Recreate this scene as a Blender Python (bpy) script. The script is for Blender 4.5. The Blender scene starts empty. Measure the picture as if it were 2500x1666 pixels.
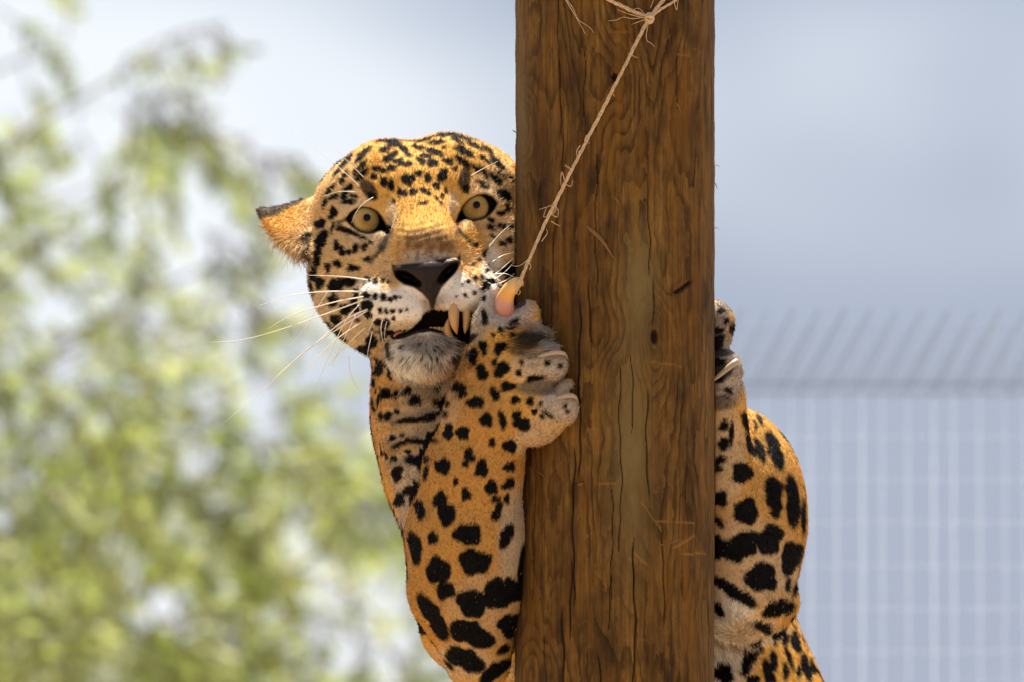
import bpy, math, random
import numpy as np
from mathutils import Vector, Matrix, noise as mnoise

random.seed(7)
rng = np.random.default_rng(7)
C = bpy.context.scene.collection
SC = bpy.context.scene

# ------------------------------------------------------------------ camera, sky, sun, exposure
S = 2700.0            # photo pixels per metre at the subject
DIST = 10.0           # metres from camera to subject
CZ = 2.3              # height of the picture centre at the pole
CAMZ = 1.5
TH = math.asin((CZ - CAMZ) / DIST)
cam_d = bpy.data.cameras.new('camera')
cam = bpy.data.objects.new('camera', cam_d)
C.objects.link(cam)
SC.camera = cam
fwd = Vector((0, math.cos(TH), math.sin(TH)))
upv = Vector((0, -math.sin(TH), math.cos(TH)))
rgt = Vector((1, 0, 0))
ORG = Vector((0, 0, CZ))
cam.location = ORG - fwd * DIST
cam.rotation_euler = (math.pi / 2 + TH, 0, 0)
cam_d.sensor_width = 36
cam_d.lens = 36 * DIST * S / 2500
cam_d.clip_end = 5000
cam_d.dof.use_dof = True
cam_d.dof.focus_distance = DIST - 0.055
cam_d.dof.aperture_fstop = cam_d.lens / 62.0

SUN_EL, SUN_AZ = 76.0, 176.0      # azimuth: 0 = straight behind the camera, + = from the right
world = bpy.data.worlds.new('World')
SC.world = world
world.use_nodes = True
nt = world.node_tree
nt.nodes.clear()
wo = nt.nodes.new('ShaderNodeOutputWorld')
bg = nt.nodes.new('ShaderNodeBackground')
sky = nt.nodes.new('ShaderNodeTexSky')
sky.sky_type = 'NISHITA'
sky.sun_disc = False
sky.sun_elevation = math.radians(SUN_EL)
sky.air_density = 1.0
sky.dust_density = 0.8
sky.ozone_density = 1.6
sdir = Vector((math.sin(math.radians(SUN_AZ)) * math.cos(math.radians(SUN_EL)),
               -math.cos(math.radians(SUN_AZ)) * math.cos(math.radians(SUN_EL)),
               math.sin(math.radians(SUN_EL))))
sky.sun_rotation = math.atan2(sdir.x, sdir.y)
tc = nt.nodes.new('ShaderNodeTexCoord')
mp = nt.nodes.new('ShaderNodeMapping')
mp.inputs['Scale'].default_value = (1, 1, 1.6)
mp.inputs['Location'].default_value = (0.9, 3.3, 0.9)
nz = nt.nodes.new('ShaderNodeTexNoise')
nz.inputs['Scale'].default_value = 12
nz.inputs['Detail'].default_value = 2.5
rp = nt.nodes.new('ShaderNodeValToRGB')
rp.color_ramp.elements[0].position = 0.38
rp.color_ramp.elements[0].color = (2.7, 3.0, 3.85, 1)
rp.color_ramp.elements[1].position = 0.61
rp.color_ramp.elements[1].color = (6.5, 6.65, 7.0, 1)
mx = nt.nodes.new('ShaderNodeMixRGB')        # thin bright haze veil over the clear sky
sepz = nt.nodes.new('ShaderNodeSeparateXYZ')
hz_ = nt.nodes.new('ShaderNodeMapRange')     # the haze thins out towards the zenith
hz_.inputs['From Min'].default_value = 0.05
hz_.inputs['From Max'].default_value = 0.55
hz_.inputs['To Min'].default_value = 0.93
hz_.inputs['To Max'].default_value = 0.25
nt.links.new(tc.outputs['Generated'], sepz.inputs[0])
nt.links.new(sepz.outputs['Z'], hz_.inputs['Value'])
nt.links.new(hz_.outputs['Result'], mx.inputs['Fac'])
L = nt.links.new
L(tc.outputs['Generated'], mp.inputs['Vector'])
L(mp.outputs['Vector'], nz.inputs['Vector'])
L(nz.outputs['Fac'], rp.inputs['Fac'])
L(sky.outputs['Color'], mx.inputs['Color1'])
L(rp.outputs['Color'], mx.inputs['Color2'])
L(mx.outputs['Color'], bg.inputs['Color'])
bg.inputs['Strength'].default_value = 0.0525
L(bg.outputs['Background'], wo.inputs['Surface'])

sun_d = bpy.data.lights.new('sun', 'SUN')
sun_d.energy = 5.0
sun_d.angle = math.radians(0.5)
sun_d.color = (1.0, 0.95, 0.87)
sun = bpy.data.objects.new('sun', sun_d)
C.objects.link(sun)
sun.rotation_euler = (-sdir).to_track_quat('-Z', 'Y').to_euler()

SC.view_settings.view_transform = 'Standard'
SC.view_settings.look = 'None'
SC.view_settings.gamma = 1
SC.view_settings.use_curve_mapping = False
SC.view_settings.exposure = 1.5
SC.render.engine = 'CYCLES'
SC.cycles.use_denoising = True
SC.cycles.max_bounces = 8
SC.cycles.transparent_max_bounces = 16
SC.cycles_curves.shape = 'RIBBONS'
SC.cycles_curves.subdivisions = 1

# ------------------------------------------------------------------ helpers
RM = np.array([[rgt.x, rgt.y, rgt.z], [-upv.x, -upv.y, -upv.z], [fwd.x, fwd.y, fwd.z]])  # rows: x right, y down, depth
ORGn = np.array(ORG)


def to_world(p):
    """points in camera-aligned rigid axes (photo-pixel units: x, y down, depth) -> world metres"""
    p = np.asarray(p, dtype=np.float64)
    q = (p - np.array([1250.0, 833.0, 0.0])) / S
    return q @ RM + ORGn


def lift(px, py, d):
    """photo pixel at depth d (pixel units beyond the focus plane) -> rigid axes"""
    f = 1 + d / (S * DIST)
    return np.array([1250 + (px - 1250) * f, 833 + (py - 833) * f, d])


def proj(p):
    f = 1 + p[:, 2] / (S * DIST)
    return 1250 + (p[:, 0] - 1250) / f, 833 + (p[:, 1] - 833) / f


def far(px, py, dist):
    """photo pixel at a distance in metres along the view axis -> world"""
    q = (np.array([px, py, 0.0]) - np.array([1250.0, 833.0, 0.0])) / S * dist / DIST
    q[2] = dist - DIST
    return Vector(q @ RM + ORGn)


def new_mat(name):
    m = bpy.data.materials.new(name)
    m.use_nodes = True
    return m, m.node_tree, m.node_tree.nodes['Principled BSDF']


def node(t, typ, **kw):
    n = t.nodes.new(typ)
    for k, v in kw.items():
        setattr(n, k, v)
    return n


def mesh_obj(name, verts, faces, mat=None, parent=None, smooth=True):
    me = bpy.data.meshes.new(name)
    me.from_pydata([tuple(v) for v in verts], [], [tuple(f) for f in faces])
    me.validate()
    if smooth:
        me.polygons.foreach_set('use_smooth', [True] * len(me.polygons))
    o = bpy.data.objects.new(name, me)
    C.objects.link(o)
    if mat:
        me.materials.append(mat)
    if parent:
        o.parent = parent
    return o


def empty(name, loc=(0, 0, 0)):
    o = bpy.data.objects.new(name, None)
    C.objects.link(o)
    o.location = loc
    return o


def tag(o, label, cat, group=None, kind=None):
    o['label'] = label
    if cat:
        o['category'] = cat
    if group:
        o['group'] = group
    if kind:
        o['kind'] = kind


def catmull(pts, n):
    pts = np.asarray(pts, float)
    P = np.vstack([2 * pts[0] - pts[1], pts, 2 * pts[-1] - pts[-2]])
    out = []
    m = len(pts) - 1
    for s in np.linspace(0, m, n):
        i = min(int(s), m - 1)
        t = s - i
        a, b, c, d = P[i], P[i + 1], P[i + 2], P[i + 3]
        out.append(0.5 * ((2 * b) + (-a + c) * t + (2 * a - 5 * b + 4 * c - d) * t * t + (-a + 3 * b - 3 * c + d) * t ** 3))
    return np.array(out)


def tube(path, radii, sides=8, cap=True):
    """verts, faces of a tube along a path (same units as the path)"""
    path = np.asarray(path, float)
    n = len(path)
    radii = np.broadcast_to(np.asarray(radii, float), (n,))
    tan = np.gradient(path, axis=0)
    tan /= np.linalg.norm(tan, axis=1)[:, None] + 1e-12
    ref = np.array([0.0, 0.0, 1.0]) if abs(tan[0][2]) < 0.9 else np.array([1.0, 0, 0])
    V, F = [], []
    nrm = np.cross(tan[0], ref)
    nrm /= np.linalg.norm(nrm)
    for i in range(n):
        nrm = nrm - tan[i] * nrm.dot(tan[i])
        nrm /= np.linalg.norm(nrm) + 1e-12
        bi = np.cross(tan[i], nrm)
        for s in range(sides):
            a = 2 * math.pi * s / sides
            V.append(path[i] + radii[i] * (math.cos(a) * nrm + math.sin(a) * bi))
    for i in range(n - 1):
        for s in range(sides):
            a, b = i * sides + s, i * sides + (s + 1) % sides
            F.append((a, b, b + sides, a + sides))
    if cap:
        F.append(tuple(range(sides))[::-1])
        F.append(tuple((n - 1) * sides + s for s in range(sides)))
    return V, F


def join(parts):
    V, F = [], []
    for v, f in parts:
        o = len(V)
        V += list(v)
        F += [tuple(i + o for i in q) for q in f]
    return V, F


# ------------------------------------------------------------------ setting: ground, fence, tree
m_sand, t, bs = new_mat('sand')
tcn = node(t, 'ShaderNodeTexCoord')
n1 = node(t, 'ShaderNodeTexNoise')
n1.inputs['Scale'].default_value = 1.3
n1.inputs['Detail'].default_value = 8
cr = node(t, 'ShaderNodeValToRGB')
cr.color_ramp.elements[0].color = (0.19, 0.135, 0.08, 1)
cr.color_ramp.elements[1].color = (0.29, 0.21, 0.13, 1)
t.links.new(tcn.outputs['Object'], n1.inputs['Vector'])
t.links.new(n1.outputs['Fac'], cr.inputs['Fac'])
t.links.new(cr.outputs['Color'], bs.inputs['Base Color'])
bs.inputs['Roughness'].default_value = 0.95
gx = np.concatenate([-np.geomspace(2000, 0.5, 24), [0], np.geomspace(0.5, 2000, 24)])
gv, gf = [], []
for j, y in enumerate(gx):
    for i, x in enumerate(gx):
        r = math.hypot(x, y)
        gv.append((x, y, 0.05 * mnoise.noise(Vector((x * .6, y * .6, 0))) if r < 60 else 0))
ng = len(gx)
for j in range(ng - 1):
    for i in range(ng - 1):
        gf.append((j * ng + i, j * ng + i + 1, (j + 1) * ng + i + 1, (j + 1) * ng + i))
ground = mesh_obj('ground', gv, gf, m_sand)
tag(ground, 'dry sandy ground of the enclosure below the pole', None, kind='structure')

# wire fence with a leaning overhang
FD = 12.1
m_wire, t, bs = new_mat('galvanised_wire')
bs.inputs['Base Color'].default_value = (0.88, 0.88, 0.90, 1)
bs.inputs['Metallic'].default_value = 0.0
bs.inputs['Roughness'].default_value = 0.45
m_dark, t, bs = new_mat('weathered_wire')
bs.inputs['Base Color'].default_value = (0.10, 0.10, 0.12, 1)
bs.inputs['Roughness'].default_value = 0.8
fence = empty('wire_fence', far(2500, 833, FD) * 1)
fence.location.z = 0
tag(fence, 'tall galvanised wire mesh fence with leaning dark netted overhang behind the pole', 'fence')
bpy.context.view_layer.update()
FINV = fence.matrix_world.inverted()


def fence_bar(name, a, b, r, mat, sides=6):
    v, f = tube([FINV @ a, FINV @ b], r, sides)
    return mesh_obj(name, v, f, mat, fence)


z_top = far(2000, 962, FD).z
fx0, fx1 = 1520, 3300
fy = far(2000, 900, FD).y
wx = lambda px: far(px, 900, FD).x
k = 0
for px in np.arange(fx0, fx1, 58.0):
    o = fence_bar('upright_wire', Vector((wx(px + random.gauss(0, 4)), fy, 0.0)), Vector((wx(px + 6 * math.sin(k * 2.1)), fy, z_top)), 0.00022 * random.uniform(.6, 1.4), m_wire)
    k += 1
zz = z_top
hs = []
while zz > 0.05:
    hs.append(zz)
    zz -= 0.047
for zz in hs:
    fence_bar('cross_wire', Vector((wx(fx0), fy + 0.004, zz)), Vector((wx(fx1), fy + 0.004, zz)), 0.00011, m_wire)
for px in (1500, 3320):
    fence_bar('fence_post', Vector((wx(px), fy, 0)), Vector((wx(px), fy, z_top + 0.1)), 0.025, m_dark, 12)
z_o = far(2000, 800, FD).z
lean = 0.25
for j in range(3):
    for px in np.arange(fx0 - 200, fx1, 62.0):
        a = Vector((wx(px + j * 20), fy, z_top - 0.004))
        b = Vector((wx(px + j * 20 + 108), fy + lean * (j - 1), z_o + 0.012 * j))
        fence_bar('overhang_wire', a, b, 0.00042 * random.uniform(.6, 1.5), m_dark, 5)
for zz, r in ((0.012, 0.0007), (0.0, 0.0007)):
    fence_bar('top_rail', Vector((wx(fx0 - 100), fy, z_top + zz)), Vector((wx(fx1), fy, z_top + zz)), r, m_dark, 8)
for q in np.linspace(0.15, 0.95, 6):
    zz = z_top + (z_o - z_top) * q
    fence_bar('overhang_line', Vector((wx(fx0 - 60), fy, zz)), Vector((wx(fx1), fy, zz)), 0.0005 * (1.5 - q), m_dark, 5)

# feathery tree on the left
m_leaf, t, bs = new_mat('feathery_leaf')
oi = node(t, 'ShaderNodeAttribute', attribute_name='tint')
cr = node(t, 'ShaderNodeValToRGB')
els = cr.color_ramp.elements
els[0].color = (0.075, 0.10, 0.022, 1)
els[1].color = (0.44, 0.44, 0.21, 1)
e = els.new(0.5)
e.color = (0.19, 0.225, 0.058, 1)
t.links.new(oi.outputs['Fac'], cr.inputs['Fac'])
t.links.new(cr.outputs['Color'], bs.inputs['Base Color'])
bs.inputs['Roughness'].default_value = 0.55
tr = node(t, 'ShaderNodeBsdfTranslucent')
hue = node(t, 'ShaderNodeMixRGB')
hue.blend_type = 'MULTIPLY'
hue.inputs['Fac'].default_value = 1
hue.inputs['Color2'].default_value = (1.5, 1.6, 1.05, 1)
t.links.new(cr.outputs['Color'], hue.inputs['Color1'])
t.links.new(hue.outputs['Color'], tr.inputs['Color'])
ms = node(t, 'ShaderNodeMixShader')
ms.inputs['Fac'].default_value = 0.45
out = [n for n in t.nodes if n.type == 'OUTPUT_MATERIAL'][0]
t.links.new(bs.outputs['BSDF'], ms.inputs[1])
t.links.new(tr.outputs['BSDF'], ms.inputs[2])
t.links.new(ms.outputs['Shader'], out.inputs['Surface'])
m_bark, t, bs = new_mat('tree_bark')
nb = node(t, 'ShaderNodeTexNoise')
nb.inputs['Scale'].default_value = 25
cr = node(t, 'ShaderNodeValToRGB')
cr.color_ramp.elements[0].color = (0.05, 0.035, 0.025, 1)
cr.color_ramp.elements[1].color = (0.20, 0.15, 0.11, 1)
t.links.new(nb.outputs['Fac'], cr.inputs['Fac'])
t.links.new(cr.outputs['Color'], bs.inputs['Base Color'])
bs.inputs['Roughness'].default_value = 0.9

TD = 15.2
tb = far(-420, 833, TD)
tree = empty('feathery_tree', (tb.x, tb.y, 0))
tag(tree, 'light green feathery-leaved tree with drooping twigs, blurred beyond the jaguar', 'tree')
bpy.context.view_layer.update()
TINV = tree.matrix_world.inverted()
XB = [(-400, -100), (0, 180), (80, 420), (160, 440), (260, 430), (340, 600), (480, 640), (560, 470), (700, 470), (850, 560), (1000, 640), (1150, 820), (1300, 930), (1450, 960), (1666, 1010), (2600, 1200)]


def xmax(py):
    return float(np.interp(py, [a for a, b in XB], [b for a, b in XB]))


trunk_parts = []
trunk = catmull([Vector((tb.x, tb.y, -0.1)), Vector((tb.x + .05, tb.y, 1.0)), Vector((tb.x - .03, tb.y + .05, 2.0)), Vector((tb.x + .06, tb.y, 3.0)), Vector((tb.x, tb.y + .05, 3.7))], 16)
trunk_parts.append(tube(trunk, np.linspace(0.10, 0.015, 16), 10))
limbs = []
for (x1, y1, dd) in ((350, 150, -.3), (620, 330, .2), (560, 620, -.2), (300, 430, .5), (150, 100, .3), (700, 900, .1), (880, 1200, -.1), (500, 1050, -.5), (850, 1450, .4), (300, 800, .2),
                     (-900, 300, 0), (-1100, 700, .4), (-700, 1000, -.4), (-1200, 1300, .2), (-600, 1500, .5), (200, 1350, -.2), (950, 1700, .2), (100, 1700, .1)):
    tip = far(x1, y1, TD + dd)
    tz = max(0.8, tip.z - 0.25 - abs(tip.x - tb.x) * 0.35)
    root = Vector((tb.x + .02, tb.y + .02, tz))
    mid = root.lerp(tip, 0.5) + Vector((0, 0, 0.08))
    p = catmull([root, mid, tip], 14)
    limbs.append(p)
    trunk_parts.append(tube(p, np.linspace(0.006, 0.0016, 14), 6))
lv, lf, lt = [], [], []
nr = random.Random(11)


def add_twig(start, length, lean_v, tint0, scale=1.0):
    n = int(length / 0.014)
    p = Vector(start)
    d = Vector(lean_v).normalized()
    pts = [p.copy()]
    for i in range(n):
        d = (d + Vector((nr.gauss(0, .05), nr.gauss(0, .05), -0.075))).normalized()
        p = p + d * 0.014
        pts.append(p.copy())
        if i < 2:
            continue
        for s in (-1, 1):
            side = d.cross(Vector((nr.gauss(0, .4), 1, nr.gauss(0, .4)))).normalized() * s
            ln = nr.uniform(0.022, 0.044) * scale
            ld = (side * 0.8 + d * 0.7 + Vector((0, 0, -0.2))).normalized()
            wv = ld.cross(Vector((nr.gauss(0, 1), nr.gauss(0, 1), nr.gauss(0, 1)))).normalized() * ln * 0.17
            b = len(lv)
            lv.extend([TINV @ p, TINV @ (p + ld * ln * .5 + wv), TINV @ (p + ld * ln), TINV @ (p + ld * ln * .5 - wv)])
            lf.append((b, b + 1, b + 2, b + 3))
            tv = min(1, max(0, tint0 + nr.gauss(0, .14)))
            lt.extend([tv] * 4)
    if len(pts) > 3:
        trunk_parts.append(tube(pts[::3] if len(pts) > 8 else pts, 0.0016, 4, False))


cnt = 0
while cnt < 300:
    py = nr.uniform(-60, 1750)
    px = nr.uniform(-160, 1050)
    xm = xmax(py + 60)
    if px > xm:
        continue
    dens = min(1, (xm - px) / 330) * 0.8 + 0.14
    dens *= np.interp(py, [0, 250, 700, 1000, 1700], [0.10, 0.26, 0.38, 0.85, 1.1])
    cl = mnoise.noise(Vector((px / 120, py / 150, 3.3)))
    if cl < 0.04:
        dens *= 0.08
    if nr.random() > dens:
        continue
    dd = nr.uniform(-.7, .7)
    s = far(px, py - 60, TD + dd)
    add_twig(s, nr.uniform(.10, .24), (nr.uniform(-.3, 1.0), nr.gauss(0, .4), nr.uniform(-.8, .35)), 0.45 + 0.5 * cl + nr.gauss(0, .15))
    cnt += 1
for spray in ([(300, 150), (420, 90), (540, 60)], [(320, 270), (410, 225), (490, 250)], [(430, 340), (560, 330), (640, 400), (660, 500)], [(640, 380), (730, 385)], [(500, 560), (620, 620)],
              [(560, 700), (640, 760)], [(640, 1080), (760, 1120), (850, 1200)], [(800, 1240), (930, 1260)], [(700, 1500), (900, 1560), (1000, 1620)]):
    pl = catmull([far(a, b, TD - .2) for a, b in spray], 5 * len(spray))
    trunk_parts.append(tube(pl, 0.0014, 4, False))
    for q, v0 in enumerate(pl):
        add_twig(v0, nr.uniform(.04, .10), (nr.uniform(-.4, .8), nr.gauss(0, .3), nr.uniform(-.9, -.1)), 0.45 + nr.gauss(0, .2), 0.8)
for q in range(420):                                   # the rest of the crown, outside the picture
    px, py = nr.uniform(-1500, -120), nr.uniform(60, 2300)
    if ((px + 450) / 1150) ** 2 + ((py - 1150) / 1150) ** 2 > 1:
        continue
    add_twig(far(px, py, TD + nr.uniform(-1.0, 1.0)), nr.uniform(.12, .26), (nr.uniform(-1, 1), nr.gauss(0, .5), nr.uniform(-.6, .4)), 0.5 + nr.gauss(0, .2))
for q in range(90):
    px, py = nr.uniform(-100, 1100), nr.uniform(1700, 2500)
    add_twig(far(px, py, TD + nr.uniform(-1.0, 1.0)), nr.uniform(.12, .26), (nr.uniform(-1, 1), nr.gauss(0, .5), nr.uniform(-.6, .4)), 0.5 + nr.gauss(0, .2))
tv, tf = join(trunk_parts)
mesh_obj('trunk', [TINV @ Vector(v) for v in tv], tf, m_bark, tree)
crown = mesh_obj('crown', lv, lf, m_leaf, tree, smooth=False)
ta = crown.data.attributes.new('tint', 'FLOAT', 'POINT')
ta.data.foreach_set('value', np.array(lt, np.float32))

# ------------------------------------------------------------------ wooden pole
PR = 243.0                      # radius in photo pixels (9 cm)
PXA = 1500.0
pole_xy = ((PXA - 1250) / S, 0.0)


def s_of(px):
    return PR * math.asin(max(-0.999, min(0.999, (px - PXA) / PR)))


th_f = np.arange(-1.66, 1.66, 2.2 / PR)
th_b = np.linspace(1.66, 2 * math.pi - 1.66, 44)
ths = np.concatenate([th_f, th_b])
ys = np.concatenate([np.linspace(-3200, -130, 60), np.arange(-120, 1790, 4.5), np.linspace(1800, 6700, 90)])   # pixel rows, downwards
TT, YY = np.meshgrid(ths, ys)
SS = PR * np.where(TT > math.pi, TT - 2 * math.pi, TT)
CR = [  # x, y0, y1, width
    (1358, -40, 140, 2.2), (1366, 120, 360, 2.6), (1374, 330, 470, 2.0), (1351, 540, 730, 2.4), (1424, 130, 330, 1.4), (1454, 380, 760, 1.6), (1318, 420, 520, 1.4), (1581, 470, 720, 1.6),
    (1439, 690, 870, 2.4), (1345, 690, 850, 1.5), (1413, 740, 1200, 3.0), (1590, 690, 830, 2.0), (1539, 870, 1090, 1.6), (1577, 950, 1240, 2.2), (1512, 890, 1380, 1.6),
    (1399, 1100, 1500, 2.8), (1393, 1370, 1590, 2.6), (1373, 1490, 1700, 3.4), (1491, 1190, 1520, 1.5), (1545, 1320, 1720, 2.8), (1616, 1290, 1560, 2.2), (1463, 1590, 1720, 2.2),
    (1487, 1390, 1570, 1.6), (1672, 1040, 1310, 1.8), (1727, 1190, 1700, 2.2), (1735, 60, 340, 2.0), (1650, 120, 300, 1.4), (1700, 780, 1000, 1.3), (1300, 1180, 1500, 1.4), (1330, 1540, 1700, 1.6),
    (1735, 640, 820, 1.6), (1280, 80, 200, 1.4)]
crack = np.zeros_like(SS)
for i, (cx, y0, y1, w) in enumerate(CR):
    s0 = s_of(cx) + 3 * np.sin(YY / 47 + i) + 1.6 * np.sin(YY / 17 + 2.3 * i)
    taper = np.clip((YY - y0) / 50, 0, 1) * np.clip((y1 - YY) / 50, 0, 1)
    wd = 0.75 * w * (0.3 + 0.7 * taper) * (taper > 0)
    crack = np.maximum(crack, np.clip(1.4 - np.abs(SS - s0) / np.maximum(wd, .01), 0, 1) * (taper > 0) * np.clip(taper * 2, 0, 1))
hole = np.zeros_like(SS)
for cx, cy, rx, ry, an in ((1595, 841, 10, 20, 0), (1667, 716, 34, 6, -33), (1652, 726, 16, 5, -28), (1500, 212, 9, 12, 0)):
    a = math.radians(an)
    dx, dy = SS - s_of(cx), YY - cy
    e = ((dx * math.cos(a) + dy * math.sin(a)) / rx) ** 2 + ((-dx * math.sin(a) + dy * math.cos(a)) / ry) ** 2
    hole = np.maximum(hole, np.clip(1.6 - 1.4 * e, 0, 1))
scr = np.zeros_like(SS)
pr_ = random.Random(5)
strokes = []
for i in range(26):
    x0, y0 = pr_.uniform(1275, 1735), pr_.choice([pr_.uniform(60, 700), pr_.uniform(1050, 1660), pr_.uniform(1200, 1600)])
    an = pr_.choice([pr_.gauss(0, .25), pr_.gauss(.5, .4), pr_.gauss(-.5, .3)])
    ln = pr_.uniform(12, 55)
    strokes.append((s_of(x0), y0, s_of(x0) + ln * math.cos(an), y0 + ln * math.sin(an), pr_.uniform(.7, 1.4), pr_.uniform(.2, .65)))
for x0, y0, x1, y1, w, st in ((1560, 1240, 1610, 1310, 1.6, .8), (1545, 1365, 1575, 1395, 2.0, .9), (1640, 1350, 1690, 1320, 3.0, .9), (1660, 1365, 1720, 1358, 2.0, .9), (1600, 1290, 1690, 1288, 1.6, .7),
                              (1450, 1195, 1500, 1200, 1.5, .7), (1500, 1200, 1525, 1175, 1.5, .7), (1570, 900, 1660, 910, 1.6, .5), (1240 + 1100 / 4.48, 100, 1270 + 1200 / 4.48, 98, 2.0, .5)):
    strokes.append((s_of(x0), y0, s_of(x1), y1, w, st))
for x0, y0, x1, y1, w, st in strokes:
    bx, by = x1 - x0, y1 - y0
    wob = 3 * np.sin((YY + SS) / 11.0)
    t_ = np.clip(((SS - x0) * bx + (YY - y0) * by) / (bx * bx + by * by), 0, 1)
    d_ = np.hypot(SS - x0 - t_ * bx, YY + wob * .4 - y0 - t_ * by)
    scr = np.maximum(scr, np.clip(1.5 - d_ / w, 0, 1) * st)
g1 = np.array([[mnoise.noise(Vector((math.cos(t_) * 26, math.sin(t_) * 26, y_ * 0.004))) for t_ in ths] for y_ in ys[::6]])
g1 = np.repeat(g1, 6, 0)[:len(ys)]
RR = PR + 1.1 * g1 + 2.0 * np.sin(YY / 900.0 + TT) - crack * 4.5 - hole * 9 + 0.5 * scr
lo = np.array([[mnoise.noise(Vector((math.cos(t_) * 2.2, math.sin(t_) * 2.2, y_ * 0.011))) + 0.5 * mnoise.noise(Vector((math.cos(t_) * 6, math.sin(t_) * 6, y_ * 0.03))) for t_ in ths] for y_ in ys[::3]])
RR += 2.2 * np.repeat(lo, 3, 0)[:len(ys)]
RR += 3.0 * np.clip((300 - YY) / 1500, 0, 1)
wxp = pole_xy[0] + RR / S * np.sin(TT)
wyp = pole_xy[1] - RR / S * np.cos(TT)
wzp = CZ + (833 - YY) / S * math.cos(TH) / math.cos(TH)
nr_, nc_ = SS.shape
PV = np.stack([wxp, wyp, wzp], -1).reshape(-1, 3)
ii = np.arange(nr_ * nc_).reshape(nr_, nc_)
nxt = np.roll(ii, -1, 1)
PF = np.stack([ii[:-1], ii[1:], nxt[1:], nxt[:-1]], -1).reshape(-1, 4)
pm = bpy.data.meshes.new('wooden_pole')
pm.vertices.add(len(PV))
pm.vertices.foreach_set('co', PV.ravel())
pm.loops.add(len(PF) * 4)
pm.loops.foreach_set('vertex_index', PF.ravel().astype(np.int32))
pm.polygons.add(len(PF))
pm.polygons.foreach_set('loop_start', np.arange(0, len(PF) * 4, 4, dtype=np.int32))
pm.polygons.foreach_set('use_smooth', np.ones(len(PF), bool))
pm.update(calc_edges=True)
va = pm.attributes.new('bark', 'FLOAT_VECTOR', 'POINT')
va.data.foreach_set('vector', np.stack([SS, YY, np.zeros_like(SS)], -1).astype(np.float32).ravel())
for nm, ar in (('crack', crack), ('hole', hole), ('scratch', scr)):
    fa = pm.attributes.new(nm, 'FLOAT', 'POINT')
    fa.data.foreach_set('value', ar.astype(np.float32).ravel())

m_wood, t, bs = new_mat('weathered_wood')
LK = t.links.new
av = node(t, 'ShaderNodeAttribute', attribute_name='bark')
sep = node(t, 'ShaderNodeSeparateXYZ')
LK(av.outputs['Vector'], sep.inputs[0])


def math_n(op, a, b=None, c=None):
    n = node(t, 'ShaderNodeMath', operation=op)
    for i, v in enumerate((a, b, c)):
        if v is None:
            continue
        if isinstance(v, (int, float)):
            n.inputs[i].default_value = v
        else:
            LK(v, n.inputs[i])
    return n.outputs[0]


def noise_n(sx, sy, detail=2, rough=0.5, off=0.0, dist=0.0):
    m = node(t, 'ShaderNodeMapping')
    m.inputs['Scale'].default_value = (sx, sy, 1)
    m.inputs['Location'].default_value = (off, off * 1.7, off)
    LK(av.outputs['Vector'], m.inputs['Vector'])
    n = node(t, 'ShaderNodeTexNoise')
    n.inputs['Scale'].default_value = 1
    n.inputs['Detail'].default_value = detail
    n.inputs['Roughness'].default_value = rough
    n.inputs['Distortion'].default_value = dist
    LK(m.outputs['Vector'], n.inputs['Vector'])
    return n.outputs['Fac']


def gauss(cx, cy, rx, ry):
    dx = math_n('DIVIDE', math_n('SUBTRACT', sep.outputs['X'], s_of(cx)), rx)
    dy = math_n('DIVIDE', math_n('SUBTRACT', sep.outputs['Y'], cy), ry)
    r2 = math_n('ADD', math_n('MULTIPLY', dx, dx), math_n('MULTIPLY', dy, dy))
    return math_n('EXPONENT', math_n('MULTIPLY', r2, -1.0))


def mixc(fac, c1, c2, mode='MIX'):
    n = node(t, 'ShaderNodeMixRGB', blend_type=mode)
    if isinstance(fac, (int, float)):
        n.inputs['Fac'].default_value = fac
    else:
        LK(fac, n.inputs['Fac'])
    for s_, c in (('Color1', c1), ('Color2', c2)):
        if isinstance(c, tuple):
            n.inputs[s_].default_value = (*c, 1)
        else:
            LK(c, n.inputs[s_])
    return n.outputs['Color']


def ramp(fac, stops):
    n = node(t, 'ShaderNodeValToRGB')
    n.color_ramp.elements[0].position = stops[0][0]
    n.color_ramp.elements[0].color = (*stops[0][1], 1)
    n.color_ramp.elements[1].position = stops[-1][0]
    n.color_ramp.elements[1].color = (*stops[-1][1], 1)
    for p_, c in stops[1:-1]:
        e_ = n.color_ramp.elements.new(p_)
        e_.color = (*c, 1)
    LK(fac, n.inputs['Fac'])
    return n.outputs['Color']


field = math_n('MULTIPLY', noise_n(0.0060, 0.0012, 2.0, 0.45, 3.1), 15.0)
field = math_n('ADD', field, math_n('MULTIPLY', noise_n(0.035, 0.014, 3, 0.55, 1.4), 1.3))
field = math_n('ADD', field, math_n('MULTIPLY', sep.outputs['X'], 0.006))
for cx, cy, rx, ry, am in ((1272, 315, 70, 110, 6.0), (1500, 212, 46, 120, -4.0), (1597, 843, 40, 95, 4.5), (1300, 1660, 90, 90, 3.0), (1480, 830, 50, 70, -2.5)):
    field = math_n('ADD', field, math_n('MULTIPLY', gauss(cx, cy, rx, ry), am))
ring = math_n('FRACT', field)
late = ramp(ring, [(0.0, (0, 0, 0)), (0.5, (0.10, 0.10, 0.10)), (0.80, (0.85, 0.85, 0.85)), (0.95, (1, 1, 1)), (1.0, (0, 0, 0))])
strength = ramp(noise_n(0.011, 0.0035, 3, 0.6, 41.0), [(0.30, (0.25, 0.25, 0.25)), (0.64, (0.85, 0.85, 0.85))])
late = mixc(1.0, late, strength, 'MULTIPLY')
early = ramp(noise_n(0.016, 0.0016, 4, 0.6, 51.0), [(0.3, (0.105, 0.050, 0.0125)), (0.5, (0.160, 0.078, 0.0175)), (0.72, (0.23, 0.116, 0.028))])
colr = mixc(late, early, (0.018, 0.009, 0.004))
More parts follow.
